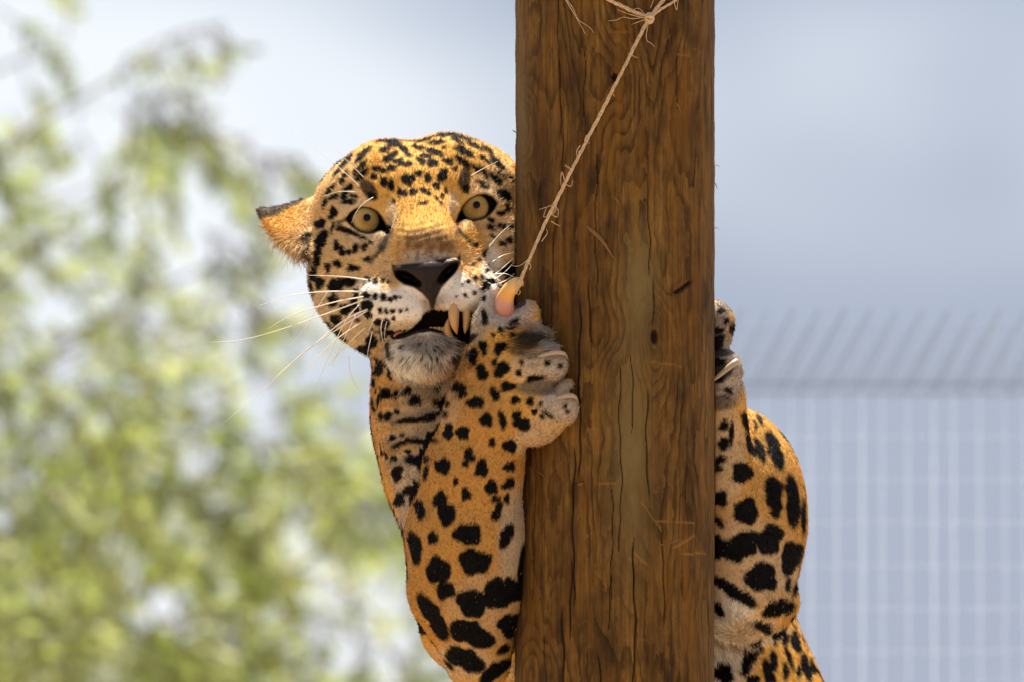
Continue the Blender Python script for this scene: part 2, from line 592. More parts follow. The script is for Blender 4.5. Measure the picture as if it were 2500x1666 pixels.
mot = noise_n(0.055, 0.022, 4, 0.65, 61.0)
colr = mixc(0.7, colr, ramp(mot, [(0.3, (0.55, 0.54, 0.55)), (0.5, (1, 1, 1)), (0.72, (1.5, 1.45, 1.3))]), 'MULTIPLY')
fib = noise_n(0.16, 0.0045, 4, 0.65, 7.0)
fibc = ramp(fib, [(0.28, (0.42, 0.40, 0.38)), (0.5, (0.98, 0.98, 0.98)), (0.74, (1.5, 1.45, 1.35))])
colr = mixc(0.85, colr, fibc, 'MULTIPLY')
blot = noise_n(0.012, 0.004, 4, 0.6, 12.0)
colr = mixc(ramp(blot, [(0.45, (0, 0, 0)), (0.68, (0.7, 0.7, 0.7))]), colr, (0.028, 0.014, 0.006))
orange = noise_n(0.03, 0.0026, 3, 0.55, 21.0)
colr = mixc(ramp(orange, [(0.50, (0, 0, 0)), (0.70, (0.6, 0.6, 0.6))]), colr, (0.20, 0.082, 0.010))
# greenish weathered strip and greyer flanks
gr = math_n('MULTIPLY', math_n('ADD', gauss(1540, 1120, 46, 260), math_n('ADD', gauss(1560, 700, 40, 130), gauss(1270, 300, 40, 190))), math_n('MULTIPLY', noise_n(0.03, 0.008, 4, 0.65, 31.0), 1.8))
colr = mixc(gr, colr, (0.19, 0.128, 0.046))
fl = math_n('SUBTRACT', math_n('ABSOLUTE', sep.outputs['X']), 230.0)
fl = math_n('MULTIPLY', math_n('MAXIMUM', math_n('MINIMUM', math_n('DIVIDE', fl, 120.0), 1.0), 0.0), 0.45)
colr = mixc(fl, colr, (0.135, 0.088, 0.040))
sa = node(t, 'ShaderNodeAttribute', attribute_name='scratch')
colr = mixc(math_n('MULTIPLY', sa.outputs['Fac'], 0.75), colr, (0.32, 0.145, 0.03))
ck = node(t, 'ShaderNodeAttribute', attribute_name='crack')
ho = node(t, 'ShaderNodeAttribute', attribute_name='hole')
colr = mixc(math_n('MINIMUM', math_n('ADD', ck.outputs['Fac'], ho.outputs['Fac']), 0.93), colr, (0.009, 0.005, 0.003))
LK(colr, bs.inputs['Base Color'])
bs.inputs['Roughness'].default_value = 0.8
bs.inputs['Specular IOR Level'].default_value = 0.12
bp = node(t, 'ShaderNodeBump')
bp.inputs['Strength'].default_value = 0.55
bp.inputs['Distance'].default_value = 0.0012
hgt = math_n('ADD', fib, math_n('MULTIPLY', ring, -0.35))
hgt = math_n('ADD', hgt, math_n('MULTIPLY', noise_n(0.35, 0.05, 2, 0.6, 9.0), 0.5))
LK(hgt, bp.inputs['Height'])
LK(bp.outputs['Normal'], bs.inputs['Normal'])
pm.materials.append(m_wood)
pole = bpy.data.objects.new('wooden_pole', pm)
C.objects.link(pole)
tag(pole, 'thick round brown wooden pole with cracked weathered grain', 'pole')


def pole_d(px, py, out=0.0):
    """depth of the pole's front skin at a picture point"""
    x = px - PXA
    r = PR + out
    return (833 - py) * math.tan(TH) - math.sqrt(max(r * r - x * x, 0.0))


# splinters lifting from the skin (children of the pole)
m_spl, t2, b2 = new_mat('splinter_wood')
b2.inputs['Base Color'].default_value = (0.21, 0.095, 0.022, 1)
b2.inputs['Roughness'].default_value = 0.8
SPL = [((1430, 550), (1468, 585), (1500, 634), 5.5), ((1735, 402), (1752, 404), (1757, 408), 1.0), ((1745, 446), (1748, 452), (1752, 465), 1.2), ((1262, 325), (1254, 320), (1251, 316), 1.6),
       ((1290, 1140), (1300, 1150), (1304, 1166), 3.0), ((1310, 1150), (1325, 1160), (1332, 1172), 2.0), ((1410, 1185), (1420, 1182), (1425, 1180), 3.0), ((1740, 560), (1748, 556), (1756, 560), 1.0),
       ((1545, 470), (1560, 480), (1575, 500), 2.0), ((1500, 480), (1508, 492), (1512, 505), 3.0), ((1560, 180), (1580, 200), (1588, 215), 2.0), ((1650, 250), (1658, 265), (1662, 280), 2.5),
       ((1600, 1335), (1640, 1325), (1665, 1315), 2.4), ((1655, 1340), (1662, 1325), (1668, 1318), 3.2)]
for a, b, c, w in SPL:
    pts = []
    for q, o_ in ((a, 0.0), (b, 3.0), (c, 7.0)):
        if 1262 < q[0] < 1738:
            pts.append(lift(q[0], q[1], pole_d(q[0], q[1], o_)))
        else:
            pts.append(lift(q[0], q[1], (833 - q[1]) * math.tan(TH) - 20))
    p = catmull(pts, 9)
    v, f = tube(to_world(p), np.array([.4, .8, 1, 1, .9, .8, .6, .4, .15]) * w / S, 6)
    mesh_obj('splinter', v, f, m_spl, pole)

# ------------------------------------------------------------------ twine
m_tw, t, bs = new_mat('jute_twine')
tcn = node(t, 'ShaderNodeTexCoord')
nn = node(t, 'ShaderNodeTexNoise')
nn.inputs['Scale'].default_value = 420
nn.inputs['Detail'].default_value = 4
cr = node(t, 'ShaderNodeValToRGB')
cr.color_ramp.elements[0].position = 0.3
cr.color_ramp.elements[0].color = (0.45, 0.28, 0.13, 1)
cr.color_ramp.elements[1].position = 0.7
cr.color_ramp.elements[1].color = (0.76, 0.53, 0.30, 1)
t.links.new(tcn.outputs['Object'], nn.inputs['Vector'])
t.links.new(nn.outputs['Fac'], cr.inputs['Fac'])
t.links.new(cr.outputs['Color'], bs.inputs['Base Color'])
bs.inputs['Roughness'].default_value = 0.85


def ply(path, r, n_ply=3, pitch=26.0, sides=6, seed=0):
    """twisted strands round a path in pixel axes -> world verts, faces"""
    path = np.asarray(path)
    seg = np.linalg.norm(np.diff(path, axis=0), axis=1)
    L_ = np.concatenate([[0], np.cumsum(seg)])
    tan = np.gradient(path, axis=0)
    tan /= np.linalg.norm(tan, axis=1)[:, None]
    n0 = np.cross(tan, np.array([0, 0, 1.0]))
    n0 /= np.linalg.norm(n0, axis=1)[:, None] + 1e-9
    b0 = np.cross(tan, n0)
    parts = []
    for k_ in range(n_ply):
        ph = 2 * math.pi * (L_ / pitch + k_ / n_ply) + seed
        wob = 1 + 0.12 * np.sin(L_ / 37 + k_ + seed)
        c = path + (n0 * np.cos(ph)[:, None] + b0 * np.sin(ph)[:, None]) * (r * 0.52 * wob)[:, None]
        parts.append(tube(to_world(c), r * 0.56 * wob / S, sides))
    return join(parts)


def tw_pts(rows):
    return np.array([lift(a, b, (pole_d(a, b, o_) if 1262 < a < 1738 else (833 - b) * math.tan(TH) + o_ * -1)) for a, b, o_ in rows])


twine = empty('twine', tuple(to_world(lift(1586, 48, pole_d(1586, 48, 8)))))
tag(twine, 'frayed jute twine knotted round the wooden pole and hooked by the dewclaw', 'twine')
bpy.context.view_layer.update()
TWI = twine.matrix_world.inverted()


def tw_obj(name, vf):
    return mesh_obj(name, [TWI @ Vector(v) for v in vf[0]], vf[1], m_tw, twine)


main = np.array([lift(1258, 716, -262), lift(1266, 694, -270), lift(1278, 668, -262), lift(1293, 632, -250), lift(1330, 548, -235), lift(1391, 425, -235), lift(1460, 290, -228), lift(1522, 168, -218), lift(1572, 68, -190), lift(1586, 44, -182)])
for i in range(len(main)):
    x_, y_ = main[i][0], main[i][1]
    if 1262 < x_ < 1738:
        main[i][2] = min(main[i][2], pole_d(x_, y_, 8))
mp_ = catmull(main, 260)
tw_obj('cord', ply(mp_, 4.2, 3, 80.0))
up = []
up.append([(1586, 44, 9), (1560, 34, 9), (1520, 16, 8), (1482, -3, 8), (1420, -40, 8), (1340, -100, 8), (1275, -150, 8)])
up.append([(1586, 44, 9), (1602, 22, 9), (1622, -2, 8), (1660, -50, 8), (1700, -110, 8), (1732, -160, 8)])
up.append([(1586, 44, 11), (1615, 22, 12), (1648, 2, 10), (1690, -30, 9), (1730, -70, 9)])
for i, r_ in enumerate(up):
    tw_obj('strand', ply(catmull(tw_pts(r_), 70), 4.8 if i < 2 else 3.6, 3, 55.0, 6, i))
# hidden part of the loop, behind the pole
loop = []
for a in np.linspace(-math.pi / 2, -1.5 * math.pi, 30):
    loop.append((a, 0))
lp = []
for k_, a in enumerate(np.linspace(-0.38 * math.pi, -1.62 * math.pi, 40)):
    yy = -150 - 12 * math.sin(k_ / 39 * math.pi)
    w_ = (pole_xy[0] + (PR + 8) / S * math.sin(a), pole_xy[1] - (PR + 8) / S * math.cos(a), CZ + (833 - yy) / S)
    lp.append(w_)
v, f = tube(np.array(lp), 5.4 / S, 8)
tw_obj('loop', (v, f))
kn = []
for k_ in range(3):
    a0 = k_ * 1.1
    ring_ = [lift(1585 + 9 * math.cos(a), 45 + 11 * math.sin(a) * math.cos(a0), pole_d(1585, 45, 13) + 9 * math.sin(a) * math.sin(a0)) for a in np.linspace(0, 2 * math.pi, 20)]
    kn.append(tube(to_world(np.array(ring_)), 4.6 / S, 6))
tw_obj('knot', join(kn))
FR = [[(1575, 42), (1545, 46), (1522, 42), (1505, 49), (1485, 51)], [(1572, 44), (1540, 36), (1508, 24)], [(1574, 48), (1555, 55), (1542, 60)], [(1576, 38), (1562, 22), (1550, 22), (1545, 30)],
      [(1582, 60), (1578, 85), (1580, 100), (1590, 106), (1598, 115)], [(1588, 20), (1594, 4), (1600, -10)], [(1645, 4), (1652, 25), (1655, 5), (1660, -12)], [(1500, 215), (1496, 226), (1500, 236)],
      [(1378, -6), (1392, 18), (1405, 40), (1418, 62), (1430, 85)], [(1382, -4), (1400, 22), (1412, 48), (1438, 66), (1450, 80)], [(1416, 355), (1408, 370), (1409, 385)],
      [(1425, 362), (1412, 372), (1418, 366)], [(1402, 398), (1395, 412), (1378, 405)], [(1390, 432), (1392, 412), (1380, 402)], [(1378, 440), (1372, 420), (1369, 440), (1371, 460)],
      [(1361, 492), (1345, 502), (1316, 512)], [(1360, 495), (1352, 520), (1330, 530), (1328, 525), (1335, 505)], [(1345, 540), (1358, 548), (1368, 552)], [(1340, 520), (1360, 530), (1362, 512), (1352, 500)],
      [(1325, 555), (1312, 580), (1308, 600)], [(1322, 590), (1336, 570), (1334, 560)], [(1295, 628), (1282, 640), (1265, 650), (1245, 648)], [(1290, 640), (1296, 650), (1292, 660)],
      [(1262, 705), (1270, 712), (1265, 720), (1260, 712)], [(1380, 450), (1394, 455), (1398, 440)], [(1432, 330), (1428, 345), (1440, 350)], [(1533, 130), (1548, 138), (1556, 142)]]
frs = []
for i, pl in enumerate(FR):
    P_ = []
    for j, (a, b) in enumerate(pl):
        base = pole_d(a, b, 10 + 6 * math.sin(j + i)) if 1270 < a < 1738 else -150
        if b > 250:
            base = min(base, -236)
        P_.append(lift(a, b, base))
    c = catmull(P_, 18)
    frs.append(tube(to_world(c), np.linspace(1.3, 0.6, 18) / S, 5))
fr_o = tw_obj('frayed_fibres', join(frs))
fr_o['kind'] = 'stuff'

# ------------------------------------------------------------------ jaguar: one continuous body from a sculpted distance field
POLE_X, POLE_R = 1500.0, 243.0
TANP = math.tan(TH)


def pole_axis_d(y):
    return (833.0 - y) * TANP


def axis(*segs):
    out = [segs[0][0]]
    for a, b, st in segs:
        n = max(1, int(round((b - a) / st)))
        out += list(a + (b - a) * np.arange(1, n + 1) / n)
    return np.array(out, dtype=np.float32)


GX = axis((560, 590, 10), (590, 1420, 4), (1420, 1720, 14), (1720, 2260, 9))
GY = axis((280, 1090, 4), (1090, 1720, 7), (1720, 3900, 26))
GD = axis((-350, 60, 4), (60, 1000, 11))
FLD = np.full((len(GX), len(GY), len(GD)), 60.0, dtype=np.float32)


def block(lo, hi):
    s = []
    for g, a, b in zip((GX, GY, GD), lo, hi):
        i0 = max(0, np.searchsorted(g, a) - 1)
        i1 = min(len(g), np.searchsorted(g, b) + 1)
        s.append(slice(i0, i1))
    return tuple(s)


def coords(sl):
    return GX[sl[0]][:, None, None], GY[sl[1]][None, :, None], GD[sl[2]][None, None, :]


def smin(a, b, k):
    h = np.clip(0.5 + 0.5 * (b - a) / k, 0, 1)
    return b + (a - b) * h - k * h * (1 - h)


def merge(sl, d, k):
    FLD[sl] = smin(FLD[sl], d.astype(np.float32), k)


def cut(sl, d, k):
    FLD[sl] = -smin(-FLD[sl], d.astype(np.float32), k)


def ell_d(x, y, z, c, r, R=None):
    px, py, pz = x - c[0], y - c[1], z - c[2]
    if R is not None:
        px, py, pz = (R[0][0] * px + R[0][1] * py + R[0][2] * pz, R[1][0] * px + R[1][1] * py + R[1][2] * pz,
                      R[2][0] * px + R[2][1] * py + R[2][2] * pz)
    k0 = np.sqrt((px / r[0]) ** 2 + (py / r[1]) ** 2 + (pz / r[2]) ** 2) + 1e-6
    k1 = np.sqrt((px / r[0] ** 2) ** 2 + (py / r[1] ** 2) ** 2 + (pz / r[2] ** 2) ** 2) + 1e-9
    return k0 * (k0 - 1) / k1


def rotz(deg):
    a = math.radians(deg)      # clockwise in the picture
    return [[math.cos(a), math.sin(a), 0], [-math.sin(a), math.cos(a), 0], [0, 0, 1]]


def ell(c, r, k=20, rot=None, sub=False):
    c = lift(*c)
    m = max(r) + k + 40 if rot is not None else None
    lo = [c[i] - ((m) if m else r[i] + k + 40) for i in range(3)]
    hi = [c[i] + ((m) if m else r[i] + k + 40) for i in range(3)]
    sl = block(lo, hi)
    d = ell_d(*coords(sl), c, r, rotz(rot) if isinstance(rot, (int, float)) else rot)
    (cut if sub else merge)(sl, d, k)


def cone(a, b, r1, r2, k=20, sub=False, flat=1.0):
    a, b = lift(*a), lift(*b)
    m = max(r1, r2) + k + 40
    sl = block(np.minimum(a, b) - m, np.maximum(a, b) + m)
    x, y, z = coords(sl)
    ba = b - a
    L2 = ba.dot(ba)
    px, py, pz = x - a[0], y - a[1], z - a[2]
    t = np.clip((px * ba[0] + py * ba[1] + pz * ba[2]) / L2, 0, 1)
    d = np.sqrt((px - t * ba[0]) ** 2 + (py - t * ba[1]) ** 2 + ((pz - t * ba[2]) / flat) ** 2) - (r1 + (r2 - r1) * t)
    (cut if sub else merge)(sl, d * min(1.0, flat), k)


def poly_d(x, y, pts):
    """signed distance to a polygon in the picture plane, negative inside"""
    pts = np.asarray(pts, np.float32)
    d = np.full(np.broadcast(x, y).shape, 1e9, np.float32)
    s = np.ones_like(d)
    n = len(pts)
    for i in range(n):
        a, b = pts[i], pts[i - 1]
        ex, ey = b[0] - a[0], b[1] - a[1]
        wx, wy = x - a[0], y - a[1]
        t = np.clip((wx * ex + wy * ey) / (ex * ex + ey * ey + 1e-9), 0, 1)
        d = np.minimum(d, (wx - ex * t) ** 2 + (wy - ey * t) ** 2)
        c1, c2, c3 = y >= a[1], y < b[1], ex * wy > ey * wx
        flip = (c1 & c2 & c3) | (~c1 & ~c2 & ~c3)
        s = np.where(flip, -s, s)
    return s * np.sqrt(d)


def carve_poly(pts, d0, d1, k):
    pts = [lift(p[0], p[1], d1)[:2] for p in pts]
    P = np.array(pts)
    sl = block((P[:, 0].min() - 40, P[:, 1].min() - 40, d0), (P[:, 0].max() + 40, P[:, 1].max() + 40, d1 + 40))
    x, y, z = coords(sl)
    d2 = poly_d(x[:, :, 0], y[:, :, 0], P)[:, :, None]
    cut(sl, np.maximum(d2, z - d1), k)


# head axes: u along the eye line, v down the face, w towards the camera
HM = np.array([1027.0, 523.0, -25.0])
HU, HV = np.array([0.994, -0.110]), np.array([0.110, 0.994])


def H(u, v, w):
    return (HM[0] + u * HU[0] + v * HV[0], HM[1] + u * HU[1] + v * HV[1], HM[2] - w)


HR = -6.3
EYE_L = [(846, 536), (856, 522), (869, 512.5), (885, 508), (903, 510), (919, 518), (931, 532), (940, 549), (950, 568), (932, 562), (914, 566), (896, 568), (878, 563), (861, 551)]
EYE_R = [(1116, 542), (1123, 523), (1133, 504), (1148, 488.5), (1167, 479), (1184, 477), (1200, 483), (1212, 496), (1205, 510), (1195, 522), (1179, 532), (1157, 537), (1136, 535)]
NOSE = [(955, 643), (968, 648), (985, 645), (1010, 642), (1040, 641), (1072, 633), (1098, 629), (1114, 633), (1123, 618), (1127, 640), (1114, 662), (1096, 684), (1078, 704),
        (1066, 730), (1060, 757), (1051, 757), (1044, 733), (1030, 717), (1010, 703), (985, 696), (968, 680), (957, 662)]
MOUTH = [(962, 821), (985, 811), (1008, 801), (1024, 786), (1034, 767), (1045, 758), (1062, 757), (1084, 758), (1104, 760), (1128, 762), (1148, 766), (1153, 790), (1148, 812), (1138, 822),
         (1120, 815), (1090, 806), (1050, 801), (1015, 806), (985, 818)]


def group(fn, k):
    global FLD
    keep = FLD
    FLD = np.full_like(keep, 60.0)
    fn()
    g, FLD = FLD, keep
    m = np.where((g < 58).any(axis=(1, 2)))[0]
    sx_ = slice(m[0], m[-1] + 1)
    FLD[sx_] = smin(FLD[sx_], g[sx_], k)


def slab(pts, dc, half, rnd, k, lean=0.0, y0=0.0):
    """a rounded flat plate whose outline is a polygon in the picture plane"""
    P = np.array([lift(p[0], p[1], dc)[:2] for p in pts])
    sl = block((P[:, 0].min() - 50, P[:, 1].min() - 50, dc - half - 60 - 200 * lean), (P[:, 0].max() + 50, P[:, 1].max() + 50, dc + half + 60))
    x, y, z = coords(sl)
    d2 = poly_d(x[:, :, 0], y[:, :, 0], P)[:, :, None] + rnd
    dz = np.abs(z - dc + lean * (y - y0)) / math.sqrt(1 + lean * lean) - (half - rnd)
    d = np.minimum(np.maximum(d2, dz), 0) + np.sqrt(np.maximum(d2, 0) ** 2 + np.maximum(dz, 0) ** 2) - rnd
    merge(sl, d, k)


def trunk_parts_b():
    # trunk behind the pole, continuing down to the hips
    ell((1570, 1640, 560), (390, 420, 300), 60)
    ell((1630, 1960, 540), (455, 560, 320), 80)
    ell((1560, 2500, 520), (350, 560, 280), 80)
    ell((1540, 3080, 500), (340, 420, 290), 80)
    for s in (-1, 1):                                              # hind legs hugging the pole
        cone((1540 + s * 250, 3050, 430), (1530 + s * 430, 2700, 120), 190, 140, 60)
        cone((1530 + s * 430, 2700, 120), (1510 + s * 350, 3150, -10), 130, 85, 50)
        cone((1510 + s * 350, 3150, -10), (1505 + s * 265, 2960, -60), 80, 70, 40)
        ell((1505 + s * 245, 2900, -120), (75, 95, 75), 40)
    cone((1540, 3350, 620), (1640, 3780, 640), 70, 45, 60)
    # neck and chest
    cone((1075, 830, 150), (1150, 1120, 190), 176, 205, 50)
    cone((1150, 1120, 200), (1400, 1450, 430), 200, 300, 80)
    ell((1060, 1010, 150), (155, 190, 150), 40)
    cone((950, 968, 40), (1100, 975, 8), 22, 34, 12)                # skin folds of the throat
    cone((955, 1028, 45), (1090, 1030, 5), 20, 32, 12)
    cone((965, 1088, 48), (1080, 1085, 5), 22, 34, 12)
    cone((975, 1150, 50), (1070, 1140, 0), 24, 36, 14)
    # upper arm
    cone((1130, 1180, 160), (1150, 1520, 20), 168, 128, 50)


def near_arm():
    cone((1168, 1612, -60), (1140, 1440, -95), 80, 136, 40)
    cone((1140, 1440, -95), (1138, 1310, -110), 136, 141, 40)
    cone((1138, 1310, -110), (1155, 1150, -150), 141, 114, 40)
    cone((1155, 1150, -150), (1195, 1010, -180), 114, 98, 40)
    cone((1195, 1010, -180), (1210, 890, -190), 98, 72, 40)
    cone((1210, 900, -190), (1212, 800, -185), 70, 56, 30)
    ell((1110, 1330, -150), (80, 150, 80), 50, rot=6)               # forearm muscle
    # paw: back of the paw, then two toes divided by a deep fold
    ell((1262, 985, -205), (98, 92, 66), 24, rot=-25)
    ell((1270, 915, -215), (70, 62, 60), 20)
    ell((1306, 896, -234), (74, 46, 48), 24, rot=-6)                 # toe
    ell((1346, 896, -250), (34, 37, 34), 22)
    ell((1326, 1000, -240), (82, 50, 48), 24, rot=-10)               # toe
    ell((1370, 999, -258), (38, 40, 34), 22, rot=-15)
    ell((1377, 945, -264), (25, 14, 22), 6, rot=-28)
    ell((1318, 1045, -220), (66, 42, 55), 18, rot=-22)
    cone((1196, 905, -288), (1240, 972, -290), 5, 5, 12, sub=True)  # tendon fold
    cone((1285, 945, -288), (1390, 950, -300), 5, 13, 9, sub=True)  # fold between the toes
    ell((1288, 836, -216), (58, 36, 46), 12, rot=-20)               # dark brush of fur between dewclaw and toe
    ell((1318, 856, -246), (44, 17, 34), 7, rot=-4)
    cone((1305, 868, -284), (1372, 858, -292), 6, 5, 6, sub=True)   # claw sheaths
    cone((1350, 976, -290), (1398, 966, -298), 6, 5, 6, sub=True)
    # dewclaw toe: two furry ridges round the claw
    cone((1188, 805, -196), (1206, 716, -205), 40, 22, 16)
    cone((1232, 802, -212), (1286, 762, -208), 46, 30, 16)
    ell((1284, 795, -200), (36, 34, 40), 16)
    ell((1250, 724, -232), (31, 38, 44), 9, rot=25, sub=True)


def far_arm():
    ell((1812, 1290, 200), (146, 240, 190), 60)
    ell((1842, 1230, 190), (120, 215, 150), 50, rot=-4)
    cone((1800, 1060, 150), (1760, 1000, 120), 66, 40, 40)
    cone((1845, 1440, 140), (1880, 1470, 110), 108, 72, 50)


def far_forearm():
    cone((1815, 1460, 80), (1768, 1150, 60), 112, 72, 40)
    cone((1768, 1150, 60), (1755, 960, 45), 72, 62, 34)
    ell((1756, 965, 35), (56, 50, 60), 16)
    ell((1756, 905, 22), (58, 56, 58), 9)                           # toe
    ell((1748, 800, 45), (42, 68, 60), 14)
    ell((1766, 785, 50), (26, 38, 40), 10)
    cone((1800, 878, -24), (1735, 928, -48), 15, 30, 6, sub=True)
    cone((1735, 856, -30), (1800, 850, 0), 8, 5, 8, sub=True)
    cone((1735, 972, -30), (1800, 955, -10), 5, 5, 8, sub=True)


def head():
    ell(H(0, 8, -190), (240, 190, 190), 30)
    for s in (-1, 1):
        ell(H(s * 76, -80, -145), (112, 112, 118), 22)
        ell(H(s * 150, -20, -150), (112, 130, 120), 40)
        ell(H(s * 92, -55, -50), (56, 34, 40), 34, rot=HR + s * 25)
        ell(H(s * 165, 128, -125), (126, 150, 132), 40)
        ell(H(s * 150, 80, -82), (78, 52, 52), 50)
    ell(H(0, 228, -95), (252, 152, 125), 40)
    cone(H(0, -60, -50), H(0, 92, 72), 66, 62, 60)
    ell(H(0, 70, 2), (128, 92, 88), 60, rot=HR)
    ell(H(0, 84, 62), (76, 52, 66), 40, rot=HR)
    ell(H(0, 160, 10), (152, 112, 105), 40, rot=HR)
    for s in (-1, 1):
        ell(H(s * 86, 205, 66), (88, 66, 78), 26, rot=HR + s * -8)
        ell(H(s * 52, 232, 88), (56, 44, 60), 22, rot=HR + s * -18)
    # nose pad: wings and tip
    ell(H(0, 140, 112), (58, 38, 54), 16, rot=HR)
    for s in (-1, 1):
        ell(H(s * 60, 130, 106), (27, 17, 40), 10, rot=HR + s * 8)
        ell(H(s * 40, 168, 100), (40, 22, 40), 12, rot=HR + s * -32)
    ell(H(0, 168, 122), (32, 40, 44), 12, rot=HR)
    cone((1049, 715, HM[2] - 155), (1056, 752, HM[2] - 148), 12, 7, 8)
    # nostrils
    ell((990, 677, HM[2] - 142), (31, 13, 50), 6, rot=22, sub=True)
    ell((1018, 692, HM[2] - 152), (13, 8, 50), 6, rot=10, sub=True)
    ell((1096, 663, HM[2] - 142), (30, 12, 50), 6, rot=-42, sub=True)
    ell((1078, 683, HM[2] - 152), (11, 8, 50), 6, rot=-20, sub=True)
    cone((1054, 690, HM[2] - 186), (1057, 752, HM[2] - 166), 2.5, 5, 5, sub=True)
    # chin and lower lip
    ell((1045, 868, -104), (98, 58, 74), 28)
    ell((1048, 884, -125), (64, 36, 44), 26)
    cone((960, 838, -80), (1040, 820, -142), 20, 22, 20)
    cone((1040, 820, -142), (1140, 848, -100), 22, 20, 20)
    # eyelids
    for p, w in (((893, 540), -62), ((1163, 508), -62)):
        ell((p[0], p[1], HM[2] - w), (68, 60, 65), 26)
    # hollows at the inner eye corners, wrinkles across the bridge
    ell((954, 562, HM[2] - 40), (11, 26, 16), 30, rot=-15, sub=True)
    ell((1113, 536, HM[2] - 40), (11, 26, 16), 30, rot=5, sub=True)
    carve_poly(EYE_L, -350, HM[2] + 62, 6)
    carve_poly(EYE_R, -350, HM[2] + 62, 6)
    carve_poly(MOUTH, -350, HM[2] - 30, 8)
    # ears
    slab([(790, 486), (748, 484), (715, 494), (690, 502), (660, 508), (638, 507), (629, 514), (634, 532), (650, 552), (672, 574), (698, 594), (722, 612), (760, 628), (800, 600)], 160, 18, 9, 22, lean=0.85, y0=500)
    cone(H(250, 0, -190), H(330, -60, -260), 60, 25, 24, flat=0.5)


def build_body():
    trunk_parts_b()
    group(far_arm, 26)
    group(far_forearm, 16)
    group(head, 16)
    group(near_arm, 9)
    # everything presses against the pole, nothing enters it
    sl = block((POLE_X - 330, -1e4, -1e4), (POLE_X + 330, 1e5, 1e5))
    x, y, z = coords(sl)
    d = np.sqrt((x - POLE_X) ** 2 + ((z - pole_axis_d(y)) * math.cos(TH)) ** 2) - (POLE_R + 1.5)
    cut(sl, d, 6)


build_body()


def surface_nets(F):
    ins = F < 0
    nx, ny, nz_ = F.shape
    cs = np.zeros((nx - 1, ny - 1, nz_ - 1), np.uint8)
    offs = [(i, j, k) for i in (0, 1) for j in (0, 1) for k in (0, 1)]
    for i, j, k in offs:
        cs += ins[i:nx - 1 + i, j:ny - 1 + j, k:nz_ - 1 + k]
    act = np.argwhere((cs > 0) & (cs < 8))
    idx = np.full(cs.shape, -1, np.int32)
    idx[act[:, 0], act[:, 1], act[:, 2]] = np.arange(len(act))
    val = np.stack([F[act[:, 0] + i, act[:, 1] + j, act[:, 2] + k] for i, j, k in offs], 1)
    acc = np.zeros((len(act), 3))
    cnt = np.zeros(len(act))
    o = np.array(offs, float)
    for a in range(8):
        for b in range(a + 1, 8):
            if np.abs(o[a] - o[b]).sum() != 1:
                continue
            m = (val[:, a] < 0) != (val[:, b] < 0)
            t = np.where(m, val[:, a] / np.where(m, val[:, a] - val[:, b], 1), 0)
            acc += np.where(m[:, None], o[a] + (o[b] - o[a]) * t[:, None], 0)
            cnt += m
    fr = acc / cnt[:, None]
    V = np.empty((len(act), 3))
    for ax, g in enumerate((GX, GY, GD)):
        V[:, ax] = g[act[:, ax]] + fr[:, ax] * (g[act[:, ax] + 1] - g[act[:, ax]])
    Q = []
    for ax in range(3):
        sh = [slice(1, -1)] * 3
        a = [slice(1, n - 1) for n in F.shape]
        b = list(a)
        a[ax] = slice(0, F.shape[ax] - 1)
        b[ax] = slice(1, F.shape[ax])
        ch = ins[tuple(a)] != ins[tuple(b)]
        e = np.argwhere(ch)
        st = np.array([1, 1, 1])
        st[ax] = 0
        e = e + st
        o1, o2 = (ax + 1) % 3, (ax + 2) % 3
        d1 = np.zeros(3, int)
        d2 = np.zeros(3, int)
        d1[o1] = 1
        d2[o2] = 1
        q = np.stack([idx[tuple((e - d1 - d2).T)], idx[tuple((e - d2).T)], idx[tuple(e.T)], idx[tuple((e - d1).T)]], 1)
        flip = ~ins[tuple(e.T)]
        q[flip] = q[flip][:, ::-1]
        Q.append(q)
    return V, np.vstack(Q)


V, Q = surface_nets(FLD)
del FLD
Q = Q[(Q >= 0).all(1)]
# keep the largest connected piece and relax the surface a little
E = np.vstack([Q[:, [0, 1]], Q[:, [1, 2]], Q[:, [2, 3]], Q[:, [3, 0]]])
for _ in range(2):
    acc = np.zeros_like(V)
    deg = np.zeros(len(V))
    for a, b in ((0, 1), (1, 0)):
        for c in range(3):
            acc[:, c] += np.bincount(E[:, a], V[E[:, b], c], len(V))
        deg += np.bincount(E[:, a], minlength=len(V))
    V = V * 0.45 + 0.55 * acc / np.maximum(deg, 1)[:, None]


def vnormals(V, Q):
    fn = np.cross(V[Q[:, 2]] - V[Q[:, 0]], V[Q[:, 3]] - V[Q[:, 1]])
    N = np.zeros_like(V)
    for c in range(4):
        for k in range(3):
            N[:, k] += np.bincount(Q[:, c], fn[:, k], len(V))
    return N / (np.linalg.norm(N, axis=1)[:, None] + 1e-9)


N = vnormals(V, Q)
# fine wrinkles across the bridge of the nose and folds in the loose throat skin
wu = (V[:, 0] - HM[0]) * HU[0] + (V[:, 1] - HM[1]) * HU[1]
wv = (V[:, 0] - HM[0]) * HV[0] + (V[:, 1] - HM[1]) * HV[1]
mk = np.exp(-((wu / 62) ** 4) - (((wv - 52) / 30) ** 4)) * (V[:, 2] < 0)
V = V + N * (mk * 0.8 * np.sin((wv + wu * wu * 0.0022 + 3 * np.sin(wu / 23)) / 2.5))[:, None]
mk = np.exp(-(((V[:, 0] - 1000) / 75) ** 4) - (((V[:, 1] - 1080) / 110) ** 4)) * (V[:, 2] > -40) * (V[:, 2] < 140)
V = V + N * (mk * 4.0 * np.sin((V[:, 1] + (V[:, 0] - 1000) * 0.10 + 6 * np.sin(V[:, 0] / 31)) / 8.5))[:, None]
N = vnormals(V, Q)
print('body verts', len(V), 'normals toward camera at front:', (N[:, 2][V[:, 2] < -150]).mean())

